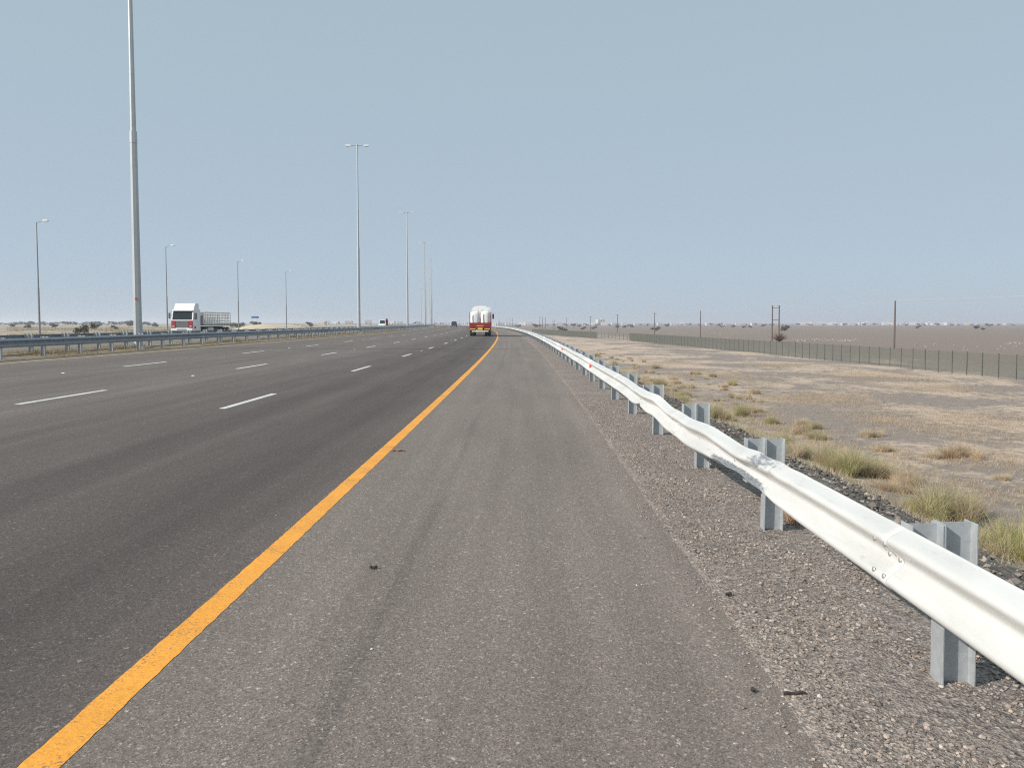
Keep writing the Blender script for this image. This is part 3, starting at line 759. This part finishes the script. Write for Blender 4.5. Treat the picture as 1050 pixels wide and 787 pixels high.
# ------------------------------------------------------------------ utility poles and wires
def util_pole(label, px, d, h, single=True, arm=True):
    X = (px-525)/FPX*d; t = thing('utility_pole', label, 'utility pole', (X, d, FZ), 0, 'wooden utility poles on the plain')
    b = MB(); b.tube([(0,0,-.5),(0,0,h)], [.17,.12], 10); b.build('pole', 'wood_pole', t)
    if arm:
        b = MB(); b.box(0,.16,h-.25,1.7,.1,.12); b.build('crossarm', 'wood_pole', t)
        for xx in (-.75, 0, .75):
            b = MB(); b.tube([(xx,.16,h-.19),(xx,.16,h-.04),(xx,.16,h+.12)], [.02,.07,.05], 8); b.build('insulator', 'insulator', t)
    else:
        b = MB(); b.tube([(0,0,h),(0,0,h+.22)], [.05,.07], 8); b.build('insulator', 'insulator', t)
        b = MB(); b.tube([(0,0,h-.3),(-.0,-.35,h-.1),(0,-.36,h+.05)], [.03,.03,.06], 8); b.build('bracket', 'insulator', t)
    return X, d, h
tops = []
tops.append(util_pole('tall reddish utility pole standing alone right of the twin poles', 917, 136, 8.55, arm=False))
# twin pole frame
d = 193; X = (795-525)/FPX*d; t = thing('twin_utility_pole', 'twin-legged utility pole frame with two pairs of white insulators', 'utility pole', (X, d, FZ), 0, 'wooden utility poles on the plain')
for xx in (-.85, .85):
    b = MB(); b.tube([(xx,0,-.5),(xx,0,9.0)], [.18,.14], 10); b.build('pole', 'wood_pole', t)
    for e in (-.42, .42):
        b = MB(); b.tube([(xx+e*.4,0,8.8),(xx+e,0,9.1),(xx+e,0,9.4)], [.04,.09,.08], 8); b.build('insulator', 'insulator', t)
b = MB(); b.box(0,.2,8.35,1.95,.1,.12); b.box(0,.2,5.4,1.9,.1,.12); b.build('crossarm', 'wood_pole', t)
tops.append((X, d, 9.2))
UL = ['plain utility pole next left from the twin-legged one', 'utility pole with a small crossarm above a dark bush', 'fourth utility pole from the right edge of the plain', 'slim utility pole left of the white tower-like house', 'slim utility pole above the short green fence']
for (px, d, h, a), l in zip(((718, 245, 8.5, False), (671, 305, 8.6, True), (633, 365, 8.6, True), (605.5, 420, 8.2, True), (581, 480, 8.2, False)), UL): tops.append(util_pole(l, px, d, h, arm=a))
far = [(567.0,505,6.9),(568.8,507,6.9),(553.5,445,8.1),(556.2,447,8.1),(559,449,8.1),(519.8,640,8.6),(523,640,8.7),(525.6,640,8.7),(512,780,8.5)]
for i, (px, d, h) in enumerate(far):
    util_pole(f'thin distant utility pole, {od[i]} of those beyond the bend of the guardrail', px, d, h, arm=False)
for i, (px, d, h) in enumerate(((471, 820, 8), (457.5, 900, 8.5), (445.5, 960, 9))):
    util_pole(['thin distant utility pole nearest above the dark car', 'middle thin distant utility pole right of the last lamp posts', 'thin distant utility pole closest to the last lamp posts'][i], px, d, h, arm=False)
WL = ['pale overhead wire from the lone reddish pole to the twin-legged pole', 'pale overhead wire between the twin-legged pole and the next pole left', 'pale overhead wire over the long fence, second span left from the twin-legged pole', 'pale overhead wire over the long fence, third span left from the twin-legged pole']
def wire(a, b_, sag, label, r=.022):
    pts = []
    for i in range(17):
        t = i/16; pts.append((a[0]+(b_[0]-a[0])*t, a[1]+(b_[1]-a[1])*t, a[2]+(b_[2]-a[2])*t - sag*4*t*(1-t)))
    m = MB(); m.tube(pts, r, 5); tag(m.build('overhead_wire', 'wire'), label, 'wire', 'overhead wires between the utility poles')
for i in range(4): 
    a, b_ = tops[i], tops[i+1]; wire((a[0], a[1], FZ+a[2]+.15), (b_[0], b_[1], FZ+b_[2]+.15), 1.0, WL[i], .022+.004*i)
wire((tops[0][0], tops[0][1], FZ+8.7), (70, 60, FZ+8.8), .5, 'pale overhead wire running right out of the picture from the lone reddish pole')

# ------------------------------------------------------------------ far houses
def house_mesh(w, d, h, kind, mat):
    b = MB(); b.box(0,0,h/2,w,d,h)
    for a, c, sx, sy in ((0,-d/2+.1,w,.2),(0,d/2-.1,w,.2),(-w/2+.1,0,.2,d-.4),(w/2-.1,0,.2,d-.4)): b.box(a,c,h+.35,sx,sy,.7)
    if kind: b.box(w*.22,0,h+1.3,w*.3,d*.4,2.6)
    me = b.mesh('house', mat); me.materials.append(MATS['house_dark'])
    k = MB(); n = max(2, int(w/4))
    for fl in range(max(1, int(h/3.2))):
        for i in range(n): k.box(-w/2+(i+.5)*w/n, -d/2-.02, 1.7+fl*3.2, 1.3, .08, 1.4)
    return me, k
houses = []
def put_house(px, d, w, h, kind, mat, where, zb):
    X = (px-525)/FPX*d; t = thing('house', where, 'house', (X, d, zb), random.uniform(-.3,.3), 'far white houses along the horizon')
    me, k = house_mesh(w, w*.8, h, kind, mat); link('wall', me, t); k.build('window', 'house_dark', t)
rng = random.Random(5)
row = [822,826,829,834,841,846,852,858,865,873,881,889,899,908,917,925,930,936,944,951,958,965,972,981,992,1004,1018,1033]
for i, px in enumerate(row):
    d = rng.uniform(1500, 1800); big = px in (829, 834, 889, 958)
    put_house(px+rng.uniform(-1,1), d, rng.uniform(9,16)*(1.4 if big else 1), rng.uniform(2.8,5.2), rng.random() < .3, 'house_tan' if px > 988 or rng.random() < .2 else 'house_white',
              f'far pale house, number {i+1} from left in the row right of the twin poles', FZ)
for i, (px, w, h) in enumerate(((506,12,4),(513,14,5),(521,10,4),(537,16,5),(542,14,6),(549,10,4),(573,12,5),(590,9,4),(600,11,4),(609,16,4.5),(615.5,15,10.5),(620,13,5),(629,9,4),(640,11,4),(652,8,4),(676,9,4),(690,10,4),(701,14,5),(705,9,4),(726,10,4),(741,9,4),(756,9,4),(772,9,4))):
    l = 'white tower-like house, tallest on the horizon above the fences' if h > 10 else f'far pale house, number {i+1} from left between red lorry and twin poles'
    put_house(px, rng.uniform(1250,1500), w*.95, h, h > 5, 'house_white', l, FZ)
for i, (px, w, h) in enumerate(((331,9,3.6),(336,7,5),(345,8,3.5),(358,11,4.5),(378,10,5.5),(402,9,4),(410,8,4),(428,9,4),(447,5,2.4),(453,6,2.2),(462,6,2.5),(477,6,2.5))):
    put_house(px, rng.uniform(900,1100), w*.9, h, False, 'house_white' if i % 3 else 'house_tan', f'far pale house, number {i+1} from left behind the median lamp posts', -1.0)

# ------------------------------------------------------------------ trees and shrubs
def leaf_cloud(n, blobs, size, flat=.6):
    V = np.zeros((n*4, 3)); F = np.arange(n*4).reshape(n, 4)
    bl = np.array(blobs); w = bl[:, 3]*bl[:, 4]; w = w/w.sum(); idx = RNG.choice(len(bl), n, p=w)
    u = RNG.normal(size=(n, 3)); u /= np.linalg.norm(u, axis=1)[:, None]; r = RNG.random(n)**.45
    c = bl[idx, :3] + u*r[:, None]*np.stack([bl[idx, 3], bl[idx, 3], bl[idx, 4]], 1)
    a = RNG.normal(size=(n, 3)); a[:, 2] *= flat; a /= np.linalg.norm(a, axis=1)[:, None]
    b = np.cross(a, RNG.normal(size=(n, 3))); b /= np.linalg.norm(b, axis=1)[:, None]
    s = size*RNG.uniform(.6, 1.3, n)[:, None]
    V[0::4] = c-a*s; V[1::4] = c+b*s*.55; V[2::4] = c+a*s; V[3::4] = c-b*s*.55
    return V, F
def acacia(proto, h, w):
    blobs = []; tips = []
    for i in range(9):
        a = random.uniform(0, 6.28); r = w*.5*math.sqrt(random.random())*.85; z = h*(.30+.52*random.random()); rr = w*random.uniform(.13,.24)
        blobs.append((r*math.cos(a), r*math.sin(a), z, rr, rr*.75)); tips.append((r*math.cos(a), r*math.sin(a), z))
    V, F = leaf_cloud(850, blobs, w*.045)
    crown = fastmesh('crown', V, F, 'acacia_leaf')
    b = MB(); b.tube([(0,0,-.2),(.05*w,0,h*.28),(0.02*w,.03*w,h*.45)], [h*.045,h*.035,h*.025], 7)
    for q in tips[:6]: b.tube([(0.02*w,.02*w,h*.36),(q[0]*.55,q[1]*.55,h*.55),q], [h*.02,h*.014,h*.006], 5)
    return crown, b.mesh('trunk', 'trunk')
PROTOS = [acacia(i, 4.2, 6.5) for i in range(4)]
def tree(px, d, sc, zb, label, group, fl=1.0):
    X = (px-525)/FPX*d; t = thing('acacia_tree', label, 'tree', (X, d, zb-.05), random.uniform(0, 6.28), group)
    cr, tr = random.choice(PROTOS); link('crown', cr, t); link('trunk', tr, t); t.scale = (sc*fl, sc*fl, sc)
    return t
TG = 'acacia trees scattered over the far plain'
tree(87, 165, .62, -1.0, 'lone dark acacia nearest beyond the opposite carriageway, between the leftmost lamp and thick post', TG, 1.1)
rng = random.Random(3)
for i in range(44):
    px = 2+i*3.6+rng.uniform(-1.5,1.5)
    tree(px, rng.uniform(750,1150), rng.uniform(.45,1.15), -1.0, f'hazy acacia, number {i+1} from the left in the dark horizon line on the left', TG, 1.5)
for i, (px, d, sc) in enumerate(((12,420,.5),(29,330,.45),(57,360,.55),(101,400,.5),(118,300,.4),(134,560,1.1),(160,420,.5),(238,420,.8),(247,380,.7),(262,470,.9),(318,520,.8))):
    tree(px, d, sc, -1.0, f'small acacia bush, number {i+1} from the left on the sandy plain left of the median', TG, 1.3)
rr = [(531,760,1.0),(548,820,1.3),(551,720,1.2),(577,380,.95),(588,900,1.3),(594,800,1.0),(598,520,.7),(609,560,.75),(632,640,.9),(641,700,.9),(647,760,1.0),(672,420,.85),(683,900,1.1),(740,760,.8),(752,700,.9),(763,640,.75),(769,700,.8),(783,900,1.1),(804,420,1.15),(941,640,.9),(1002,520,1.0),(1008,470,.6),(1014,900,1.3)]
for i, (px, d, sc) in enumerate(rr):
    tree(px, d, sc*.75, FZ, f'dark acacia, number {i+1} from the left scattered on the right-hand plain', TG, 1.15)
for i in range(46):
    px = 560+i*10.6+rng.uniform(-4,4)
    tree(px, rng.uniform(1150,1450), rng.uniform(.5,1.15), FZ, f'hazy horizon acacia, number {i+1} from left among the far houses right', TG, 1.3)
# bare brown shrub at the foot of the twin pole
X = (799-525)/FPX*188; b = MB()
for i in range(150):
    a = random.uniform(0, 6.28); l = random.uniform(1.2, 2.9); e = random.uniform(.15, 1.2)
    p1 = (math.cos(a)*l*.4*math.cos(e), math.sin(a)*l*.4*math.cos(e), l*.45*math.sin(e)+.3); p2 = (p1[0]*2.2+random.uniform(-.3,.3), p1[1]*2.2+random.uniform(-.3,.3), p1[2]*1.7)
    b.tube([(0,0,0), p1, p2], [.045,.035,.015], 4)
tag(b.build('bare_shrub', 'dry_twig', None, (X, 188, FZ)), 'bare brown shrub at the foot of the twin-legged utility pole', 'shrub')

# grass clumps: real blades
def tuft_mesh(name, n, h, r, cols, lean=.85, wid=.0055):
    k = 3; V = []; C = []; F = []
    subs = []
    for q in range(11):
        a = random.uniform(0, 6.28); rr = r*.62*math.sqrt(random.random())
        subs.append((rr*math.cos(a), rr*math.sin(a), random.uniform(.55, 1.05)*(1-.35*rr/r), random.choices([q_[0] for q_ in cols], [q_[1] for q_ in cols])[0], random.uniform(.8, 1.15)))
    for i in range(n):
        sx_, sy_, sh, c0, v0 = random.choice(subs); a = random.uniform(0, 6.28); rr = r*.16*random.random()
        bx, by = sx_+rr*math.cos(a), sy_+rr*math.sin(a)
        l = h*sh*random.uniform(.25, 1.05); b_ = random.uniform(0, 6.28); ln = lean*random.uniform(.1, 1.5)
        w = wid*random.uniform(.6, 1.3); t = random.uniform(0, 6.28); wx, wy = math.cos(t)*w, math.sin(t)*w
        if random.random() < .2: c0 = random.choices([q_[0] for q_ in cols], [q_[1] for q_ in cols])[0]
        v = v0*random.uniform(.8, 1.2); i0 = len(V)
        for j in range(k+1):
            f = j/k; ex = ln*l*f**1.6; z = l*f*(1-.25*ln*f); q = 1-f*.85
            x, y = bx+math.cos(b_)*ex, by+math.sin(b_)*ex
            V += [(x-wx*q, y-wy*q, z), (x+wx*q, y+wy*q, z)]
            C += [tuple(min(1, u*v) for u in c0)]*2
        for j in range(k): F.append((i0+2*j, i0+2*j+1, i0+2*j+3, i0+2*j+2))
    return fastmesh(name, np.array(V), np.array(F), 'blade', np.array(C))
TAN = (.60,.485,.34); GRN = (.38,.41,.16); OLV = (.49,.46,.27); PALE = (.67,.575,.43); RUST = (.55,.35,.20); YG=(.53,.50,.22)
T_GREEN = [tuft_mesh('grass_tuft', 2200, .84, .70, [(GRN,3),(OLV,4),(YG,4),(TAN,3),(PALE,1)]) for _ in range(2)]
T_MIX = [tuft_mesh('grass_tuft', 2200, .80, .72, [(OLV,2),(YG,2),(TAN,4),(PALE,3)]) for _ in range(2)]
T_TAN = [tuft_mesh('grass_tuft', 1700, .58, .66, [(TAN,5),(PALE,4),(RUST,1)], .8) for _ in range(3)]
T_RUST = [tuft_mesh('grass_tuft', 500, .26, .36, [(RUST,4),(TAN,2)], .7, .004)]
def g_at(px, py, z):                           # ground point seen from the roadside spot
    th = rad(2.8); u = (px-525)/FPX; v = -(py-393.5)/FPX - .0228*1050/FPX
    d = (u, math.cos(th)+v*math.sin(th), -math.sin(th)+v*math.cos(th)); t = (z-E_)/d[2]; return d[0]*t, d[1]*t
def gground(x, y):
    s, o = SO(x, y); return gz(s, o)
GG = 'grass clumps beside the road embankment'
def tuft(meshes, px, py, sx, sz, label, at=None):
    if at: x, y = at
    else:
        z = FZ
        for _ in range(6): x, y = g_at(px, py, z); z = gground(x, y)
    o = link('grass_tuft', random.choice(meshes), None, (x, y, gground(x, y)-.02), random.uniform(0, 6.28)); o.scale = (sx*.95, sx*.95, sz*1.25); tag(o, label, 'grass clump', GG); return o
named = [(T_GREEN,868,486,1.55,1.25,'large green and tan bush clump beyond the dented part of the guardrail'),
 (T_MIX,848,478,1.0,1.0,'tan clump on the left flank of the large green bush'),
 (T_MIX,892,488,1.1,1.0,'pale clump on the right flank of the large green bush'),
 (T_MIX,962,531,1.5,1.15,'large pale yellow-green clump left of the nearest guardrail post top'),
 (T_TAN,985,528,1.2,1.2,'straw clump on the right flank of the pale yellow-green one'),
 (T_GREEN,945,528,.9,.8,'low green clump on the left flank of the pale yellow-green one'),
 (T_GREEN,1028,578,1.25,1.25,'bright green clump at the right edge beyond the nearest post'),
 (T_GREEN,1058,585,1.3,1.3,'green clump cut by the right edge of the picture'),
 (T_TAN,983,469,1.55,1.1,'isolated straw-coloured bush on the open plain, right'),
 (T_TAN,960,469,.9,.7,'low straw clump touching the left of the isolated straw bush'),
 (T_MIX,835,440,.7,.6,'small olive clump behind the dented rail on the plain'),
 (T_GREEN,741,430,.8,.9,'green clump behind the fourth post, first in the row along the bank'),
 (T_MIX,763,427,1.0,1.0,'tan-green clump among the row behind the fourth post'),
 (T_TAN,775,423,.9,.9,'straw clump right in the row behind the fourth post'),
 (T_MIX,676,396,1.2,1.0,'round tan-green bush behind the fifth post'),
 (T_TAN,661,389,1.1,.9,'rounded straw bush behind the sixth post'),
 (T_TAN,648,384,1.0,.8,'dull straw bush farthest up the bank row'),
 (T_MIX,815,470,1.1,.9,'green-tan clump hugging the top of the bank by the second post'),
 (T_GREEN,802,457,1.0,.8,'small green clump behind the second post top'),
 (T_TAN,700,410,.9,.7,'low straw clump behind the beam beside the fifth post'),
 (T_TAN,905,462,.8,.6,'small straw clump between the green bush and the isolated straw bush'),
 (T_TAN,742,400,.7,.5,'small rust clump alone on the plain above the bank row')]
for m_, px, py, sx, sz, l in named: tuft(m_, px, py, sx, sz, l)
x, y = P(POST0+SPC+.35, 4.0); tuft(T_RUST, 0, 0, 1.05, 1.0, 'rusty dry grass tuft at the foot of the second guardrail post', (x, y))
for i in range(110):
    s = 8+120*random.random()**1.5; o = random.uniform(8.6, 13.5)+abs(random.gauss(0, 3.2)); x, y = P(s, o); q = random.uniform(.28, .9)
    tuft(random.choice([T_TAN, T_TAN, T_MIX]), 0, 0, q*1.3, q, 'small straw-coloured grass clump, one of many dotted along the foot of the right bank', (x, y))

# ground cover of short dry grass on the plain and in the median (countless)
def cover(name, n, place, h, label, cols, wid):
    xs = []
    while len(xs) < n:
        q = place()
        if q: xs.append(q)
    xs = np.array(xs); m = 5; N_ = n*m
    base = np.repeat(xs, m, 0); ang = RNG.uniform(0, 6.28, N_); ln = RNG.uniform(.2, 1.0, N_); hh = h*RNG.uniform(.5, 1.2, N_)*np.repeat(RNG.uniform(.5,1.3,n), m)
    off = RNG.normal(size=(N_, 2))*h*.35; t = RNG.uniform(0, 6.28, N_); w = wid*RNG.uniform(.6,1.4,N_)
    b0 = base + np.hstack([off, np.zeros((N_, 1))])
    V = np.zeros((N_*3, 3)); dx = np.stack([np.cos(t)*w, np.sin(t)*w, 0*t], 1)
    V[0::3] = b0-dx; V[1::3] = b0+dx; V[2::3] = b0 + np.stack([np.cos(ang)*ln*hh, np.sin(ang)*ln*hh, hh], 1)
    ci = RNG.integers(0, len(cols), N_); C = np.repeat(np.array(cols)[ci]*RNG.uniform(.75,1.2,(N_,1)), 3, 0)
    tag(link(name, fastmesh(name, V, np.arange(N_*3).reshape(-1, 3), 'blade', C)), label, None, None, 'stuff')
def patchy(x, y): return math.sin(x*.43+1.7*math.sin(y*.11))+math.sin(y*.21+1.3*math.sin(x*.23+2))+.8*math.sin(x*.9-y*.37)
def pl_field():
    s = 8+ 75*random.random()**1.6; o = 9.5+30*random.random()**1.3; x, y = P(s, o)
    if patchy(x, y) + random.gauss(0, .6) < .55: return None
    return (x, y, gz(s, o)-.01)
cover('dry_grass', 15000, pl_field, .14, 'short dry grass scattered over the plain right of the road', [(.60,.49,.36), (.64,.54,.41), (.52,.41,.30), (.42,.34,.24)], .006)
patches = [(*g_at(px, py, FZ), r) for px, py, r in ((835,410,3.2),(860,408,2.6),(815,412,2.4),(930,466,1.2),(1005,472,1.6),(905,478,1.3),(760,418,1.5),(785,424,1.4),(820,440,1.6),(700,396,1.6),(1000,500,1.3),(1040,470,1.5),(960,440,2.2),(1010,430,2.4),(900,430,1.8),(850,455,1.1),(925,500,.9),(1000,545,1.0),(745,385,2.6),(690,372,3.0),(800,375,4),(900,385,4),(960,400,3.5))]
def pl_patch():
    x0, y0, r = random.choices(patches, [q[2]**1.4 for q in patches])[0]
    x, y = x0+random.gauss(0, r*.55), y0+random.gauss(0, r*.75); s, o = SO(x, y)
    if o < 8.5: return None
    return (x, y, gz(s, o)-.01)
cover('dry_grass', 13000, pl_patch, .15, 'straw-coloured mats of dead grass lying on the plain behind the guardrail', [(.60,.49,.36), (.66,.56,.43), (.56,.44,.32), (.62,.47,.33), (.50,.40,.29)], .006)
def pl_bank():
    s = 6+70*random.random()**1.5; o = random.gauss(11.2, 1.6); x, y = P(s, o)
    if o < 8.3 or math.sin(s*.55+o)+math.sin(s*.23+1)+random.gauss(0, .5) < .1: return None
    return (x, y, gz(s, o)-.01)
cover('dry_grass', 6500, pl_bank, .22, 'yellow-olive and straw scrub along the foot of the rocky bank', [TAN, PALE, OLV, TAN, (.42,.37,.24)], .007)
def pl_med():
    s = 18+ 130*random.random()**1.4; o = random.uniform(-18.2, -15.7); x, y = P(s, o)
    if math.sin(s*.9)+math.sin(s*.37+2)+random.gauss(0,.6) < .4: return None
    return (x, y, gz(s, o)-.01)
cover('dry_grass', 2600, pl_med, .17, 'dry grass in the strip between the two median guardrails', [(.40,.30,.18), (.42,.27,.14), (.34,.27,.17), (.34,.31,.17)], .008)
def pl_left():
    d = random.uniform(110, 420); a = random.uniform(-.58, -.22); x, y = math.sin(a)*d/math.cos(a), d
    s, o = SO(x, y)
    if o > -48 or patchy(x*.25, y*.25)+random.gauss(0,.5) < .5: return None
    return (x, y, gz(s, o)-.02)
cover('dry_grass', 9000, pl_left, .45, 'dry scrub dotted over the plain left of the motorway', [(.26,.22,.13), (.20,.18,.10), TAN], .035)

# stones
ICO = None
def stones(name, pos, size, cols, label, squash=.6, mat='stone'):
    n = len(pos); base = np.array([(1,0,0),(-1,0,0),(0,1,0),(0,-1,0),(0,0,1),(0,0,-1),(.65,.65,.35),(-.6,.6,.4),(-.62,-.62,.3),(.62,-.58,.42)])
    fs = [(4,6,9),(4,7,6),(4,8,7),(4,9,8),(6,0,9),(6,2,0),(6,7,2),(7,1,2),(7,8,1),(8,3,1),(8,9,3),(9,0,3),(5,0,2),(5,2,1),(5,1,3),(5,3,0)]
    F0 = np.array(fs); m = len(base)
    V = base[None]*RNG.uniform(.7, 1.25, (n, m, 1))*np.stack([np.ones(n), RNG.uniform(.6,1,n), squash*RNG.uniform(.6,1.3,n)], 1)[:, None, :]
    a = RNG.uniform(0, 6.28, n); tl = RNG.normal(0, .25, n)
    x = V[..., 0]*np.cos(tl)[:, None]-V[..., 2]*np.sin(tl)[:, None]; z = V[..., 0]*np.sin(tl)[:, None]+V[..., 2]*np.cos(tl)[:, None]; y = V[..., 1]
    X = x*np.cos(a)[:, None]-y*np.sin(a)[:, None]; Y = x*np.sin(a)[:, None]+y*np.cos(a)[:, None]
    sz = np.asarray(size)[:, None]
    V = np.stack([X*sz, Y*sz, z*sz], -1) + np.asarray(pos)[:, None, :]
    F = (F0[None] + (np.arange(n)*m)[:, None, None]).reshape(-1, 3)
    ci = RNG.integers(0, len(cols), n); C = np.repeat(np.array(cols)[ci]*RNG.uniform(.7,1.25,(n,1)), m, 0)
    return tag(link(name, fastmesh(name, V.reshape(-1, 3), F, mat, C)), label, None, None, 'stuff')
def scatter(n, s0, s1, pw, o0, o1, sz0, sz1, zf, edge=None):
    s = s0 + (s1-s0)*RNG.random(n)**pw; o = RNG.uniform(o0, o1, n)
    if edge: o = edge(o, n)
    size = sz0 + (sz1-sz0)*RNG.random(n)**3.5
    pos = np.array([(*P(a, b), zf(a, b)) for a, b in zip(s, o)]); pos[:, 2] += size*.12
    return pos, size
GC = [(.40,.345,.285),(.35,.30,.25),(.26,.235,.205),(.31,.275,.235),(.21,.19,.168),(.345,.30,.25),(.27,.25,.23),(.37,.335,.29),(.16,.147,.135),(.31,.255,.205),(.29,.26,.225),(.43,.40,.355)]
pos, size = scatter(58000, 1.0, 16, 1.5, 2.84, 4.6, .003, .017, lambda s, o: gz(s, o) if o > 2.86 else Z(o))
patch = np.sin(pos[:,0]*5.1+2*np.sin(pos[:,1]*2.3))+np.sin(pos[:,1]*3.7+1.5*np.sin(pos[:,0]*6.1+1))+RNG.normal(0, .8, len(pos)) > -.55
pos, size = pos[patch], size[patch]
GC = [(c[0]*.98, c[1]*.93, c[2]*.94) for c in GC]
stones('gravel', pos, size, GC, 'grey-brown gravel of the verge under the white guardrail')
pos, size = scatter(5200, 1.5, 18, 1.3, 0, 1, .003, .012, lambda s, o: Z(o), lambda o, n: 2.93-np.abs(RNG.normal(0, .13, n)))
stones('gravel', pos, size, GC, 'loose grit strayed onto the edge of the asphalt shoulder')
pos, size = scatter(450, 1.5, 22, 1.2, -.6, 2.8, .003, .009, lambda s, o: Z(o))
stones('gravel', pos, size, GC+[(.6,.58,.54)]*3, 'single pale grit grains lying on the shoulder')
RC = [(.15,.135,.12),(.19,.17,.15),(.11,.10,.092),(.25,.22,.19),(.18,.15,.125),(.31,.275,.24)]
pos, size = scatter(12000, 1.5, 60, 1.6, 4.35, 9.6, .016, .07, gz)
stones('rubble', pos, size, RC, 'dark broken rock on the bank behind the white guardrail', .7)
pos, size = scatter(5000, 4, 70, 1.2, 10, 36, .012, .06, gz)
stones('gravel', pos, size, RC+GC, 'scattered small stones on the plain', .6)
# pale spoil heaps in lines beyond the fence
pp = []; ss = []
for px0, px1, y0, y1, n in ((812,880,347.5,350,150),(985,1050,355,359,18),(900,985,353,356,14),(660,780,340.5,343,90),(1030,1050,351,353.5,40)):
    for _ in range(n):
        x, y = g_at(random.uniform(px0, px1), random.uniform(y0, y1), FZ); pp.append((x, y, FZ+.05)); ss.append(random.uniform(.08, .24))
stones('rubble', np.array(pp), np.array(ss), [(.46,.41,.34),(.40,.35,.28),(.52,.47,.40)], 'pale stones strewn in broken lines beyond the long fence', .55)

# little scraps on the shoulder and verge
def scrap(name, label, px, py, z, L, W, mat, rz):
    x, y = g_at(px, py, z); s, o = SO(x, y); zz = Z(o) if o < 2.86 else gz(s, o)
    b = MB(); n = 6; vs = []
    for i in range(n+1):
        f = i/n-.5; c = .003*math.sin(i*1.7)+.006; w = W*(1-abs(f)*1.1)*(1+.3*math.sin(i*2.3)); vs += [(f*L, -w/2, c), (f*L, w/2, c+.006), (f*L, w/2, c+.014), (f*L, -w/2, c+.01)]
    fs = []
    for i in range(n):
        a = i*4; fs += [(a,a+1,a+5,a+4),(a+1,a+2,a+6,a+5),(a+2,a+3,a+7,a+6),(a+3,a,a+4,a+7)]
    fs += [(0,3,2,1),(n*4,n*4+1,n*4+2,n*4+3)]
    b.add(vs, fs); tag(b.build(name, mat, None, (x, y, zz), rz), label, 'scrap', 'scraps of rubbish on shoulder and verge')
scrap('rubber_scrap', 'black rubber scrap lying on the shoulder below the paving joint', 383, 584, -.02, .05, .022, 'scrap', .2)
scrap('cardboard_scrap', 'flat brown scrap beside the yellow line', 408, 462, 0, .16, .05, 'brown_scrap', .1)
scrap('rubber_scrap', 'black sliver of rubber on the gravel edge, farthest up of three', 747, 612, -.06, .05, .016, 'scrap', .6)
scrap('rubber_scrap', 'small black crumb of rubber on the asphalt next to the gravel edge', 772, 711, -.06, .03, .018, 'scrap', 1.0)
scrap('twig', 'thin dark twig lying on the gravel, nearest the picture bottom', 815, 713, -.06, .10, .012, 'scrap', .05)

# ------------------------------------------------------------------ haze
FAR = 8000
b = MB(); b.box(1000, 3000, 12, 13000, 9000, 34)
hz = b.mesh('haze', 'wire'); hz.materials.clear()
m = bpy.data.materials.new('haze'); m.use_nodes = True; nt = m.node_tree; nt.nodes.clear()
out = nt.nodes.new('ShaderNodeOutputMaterial'); pv = nt.nodes.new('ShaderNodeVolumePrincipled')
pv.inputs['Color'].default_value = (.80, .85, .95, 1); pv.inputs['Density'].default_value = 3.4e-4; pv.inputs['Anisotropy'].default_value = .2
nt.links.new(pv.outputs[0], out.inputs['Volume']); hz.materials.append(m)
tag(link('haze', hz), kind='stuff')

# ------------------------------------------------------------------ light, sky, camera
EL, AZ = 33.5, 63.0                            # sun from behind left: AZ from straight behind towards the left
dirv = Vector((math.sin(rad(AZ))*math.cos(rad(EL)), math.cos(rad(AZ))*math.cos(rad(EL)), -math.sin(rad(EL))))
sl = bpy.data.lights.new('sun', 'SUN'); sl.energy = 5.0; sl.angle = rad(.53); sl.color = (1.0, .935, .86)
so = bpy.data.objects.new('sun', sl); COL.objects.link(so); so.rotation_euler = dirv.to_track_quat('-Z', 'Y').to_euler()
w = bpy.data.worlds.new('World'); SC.world = w; w.use_nodes = True; nt = w.node_tree
bg = nt.nodes['Background']; sky = nt.nodes.new('ShaderNodeTexSky'); sky.sky_type = 'NISHITA'; sky.sun_disc = False
to_sun = -dirv
sky.sun_elevation = rad(EL); sky.sun_rotation = math.atan2(to_sun.x, to_sun.y)
sky.altitude = 0; sky.air_density = 1.0; sky.dust_density = .4; sky.ozone_density = 1.0
# dusty desert air: the clear-sky colour is greyed towards an even pale blue
sp = nt.nodes.new('ShaderNodeSeparateXYZ'); tcw = nt.nodes.new('ShaderNodeTexCoord'); nt.links.new(tcw.outputs['Generated'], sp.inputs[0])
dust = mixc(nt, smooth(nt, sp.outputs[2], 0.0, .42), (4.02, 4.95, 6.0), (3.72, 4.78, 5.42))
mx = mixc(nt, .92, sky.outputs[0], dust)
nt.links.new(mx, bg.inputs[0]); bg.inputs[1].default_value = .11
cd = bpy.data.cameras.new('camera'); cd.lens = 36*790/1050; cd.sensor_width = 36; cd.sensor_fit = 'HORIZONTAL'; cd.shift_y = -.0228
cd.clip_start = .1; cd.clip_end = 20000
co = bpy.data.objects.new('camera', cd); COL.objects.link(co); co.location = (0, 0, E_); co.rotation_euler = (rad(90-2.8), 0, 0)
SC.camera = co
vs = SC.view_settings; vs.view_transform = 'Standard'; vs.look = 'None'; vs.gamma = 1; vs.exposure = 0; vs.use_curve_mapping = False
SC.cycles.filter_width = 1.15; SC.cycles.use_denoising = False; SC.cycles.volume_bounces = 1; SC.cycles.max_bounces = 6
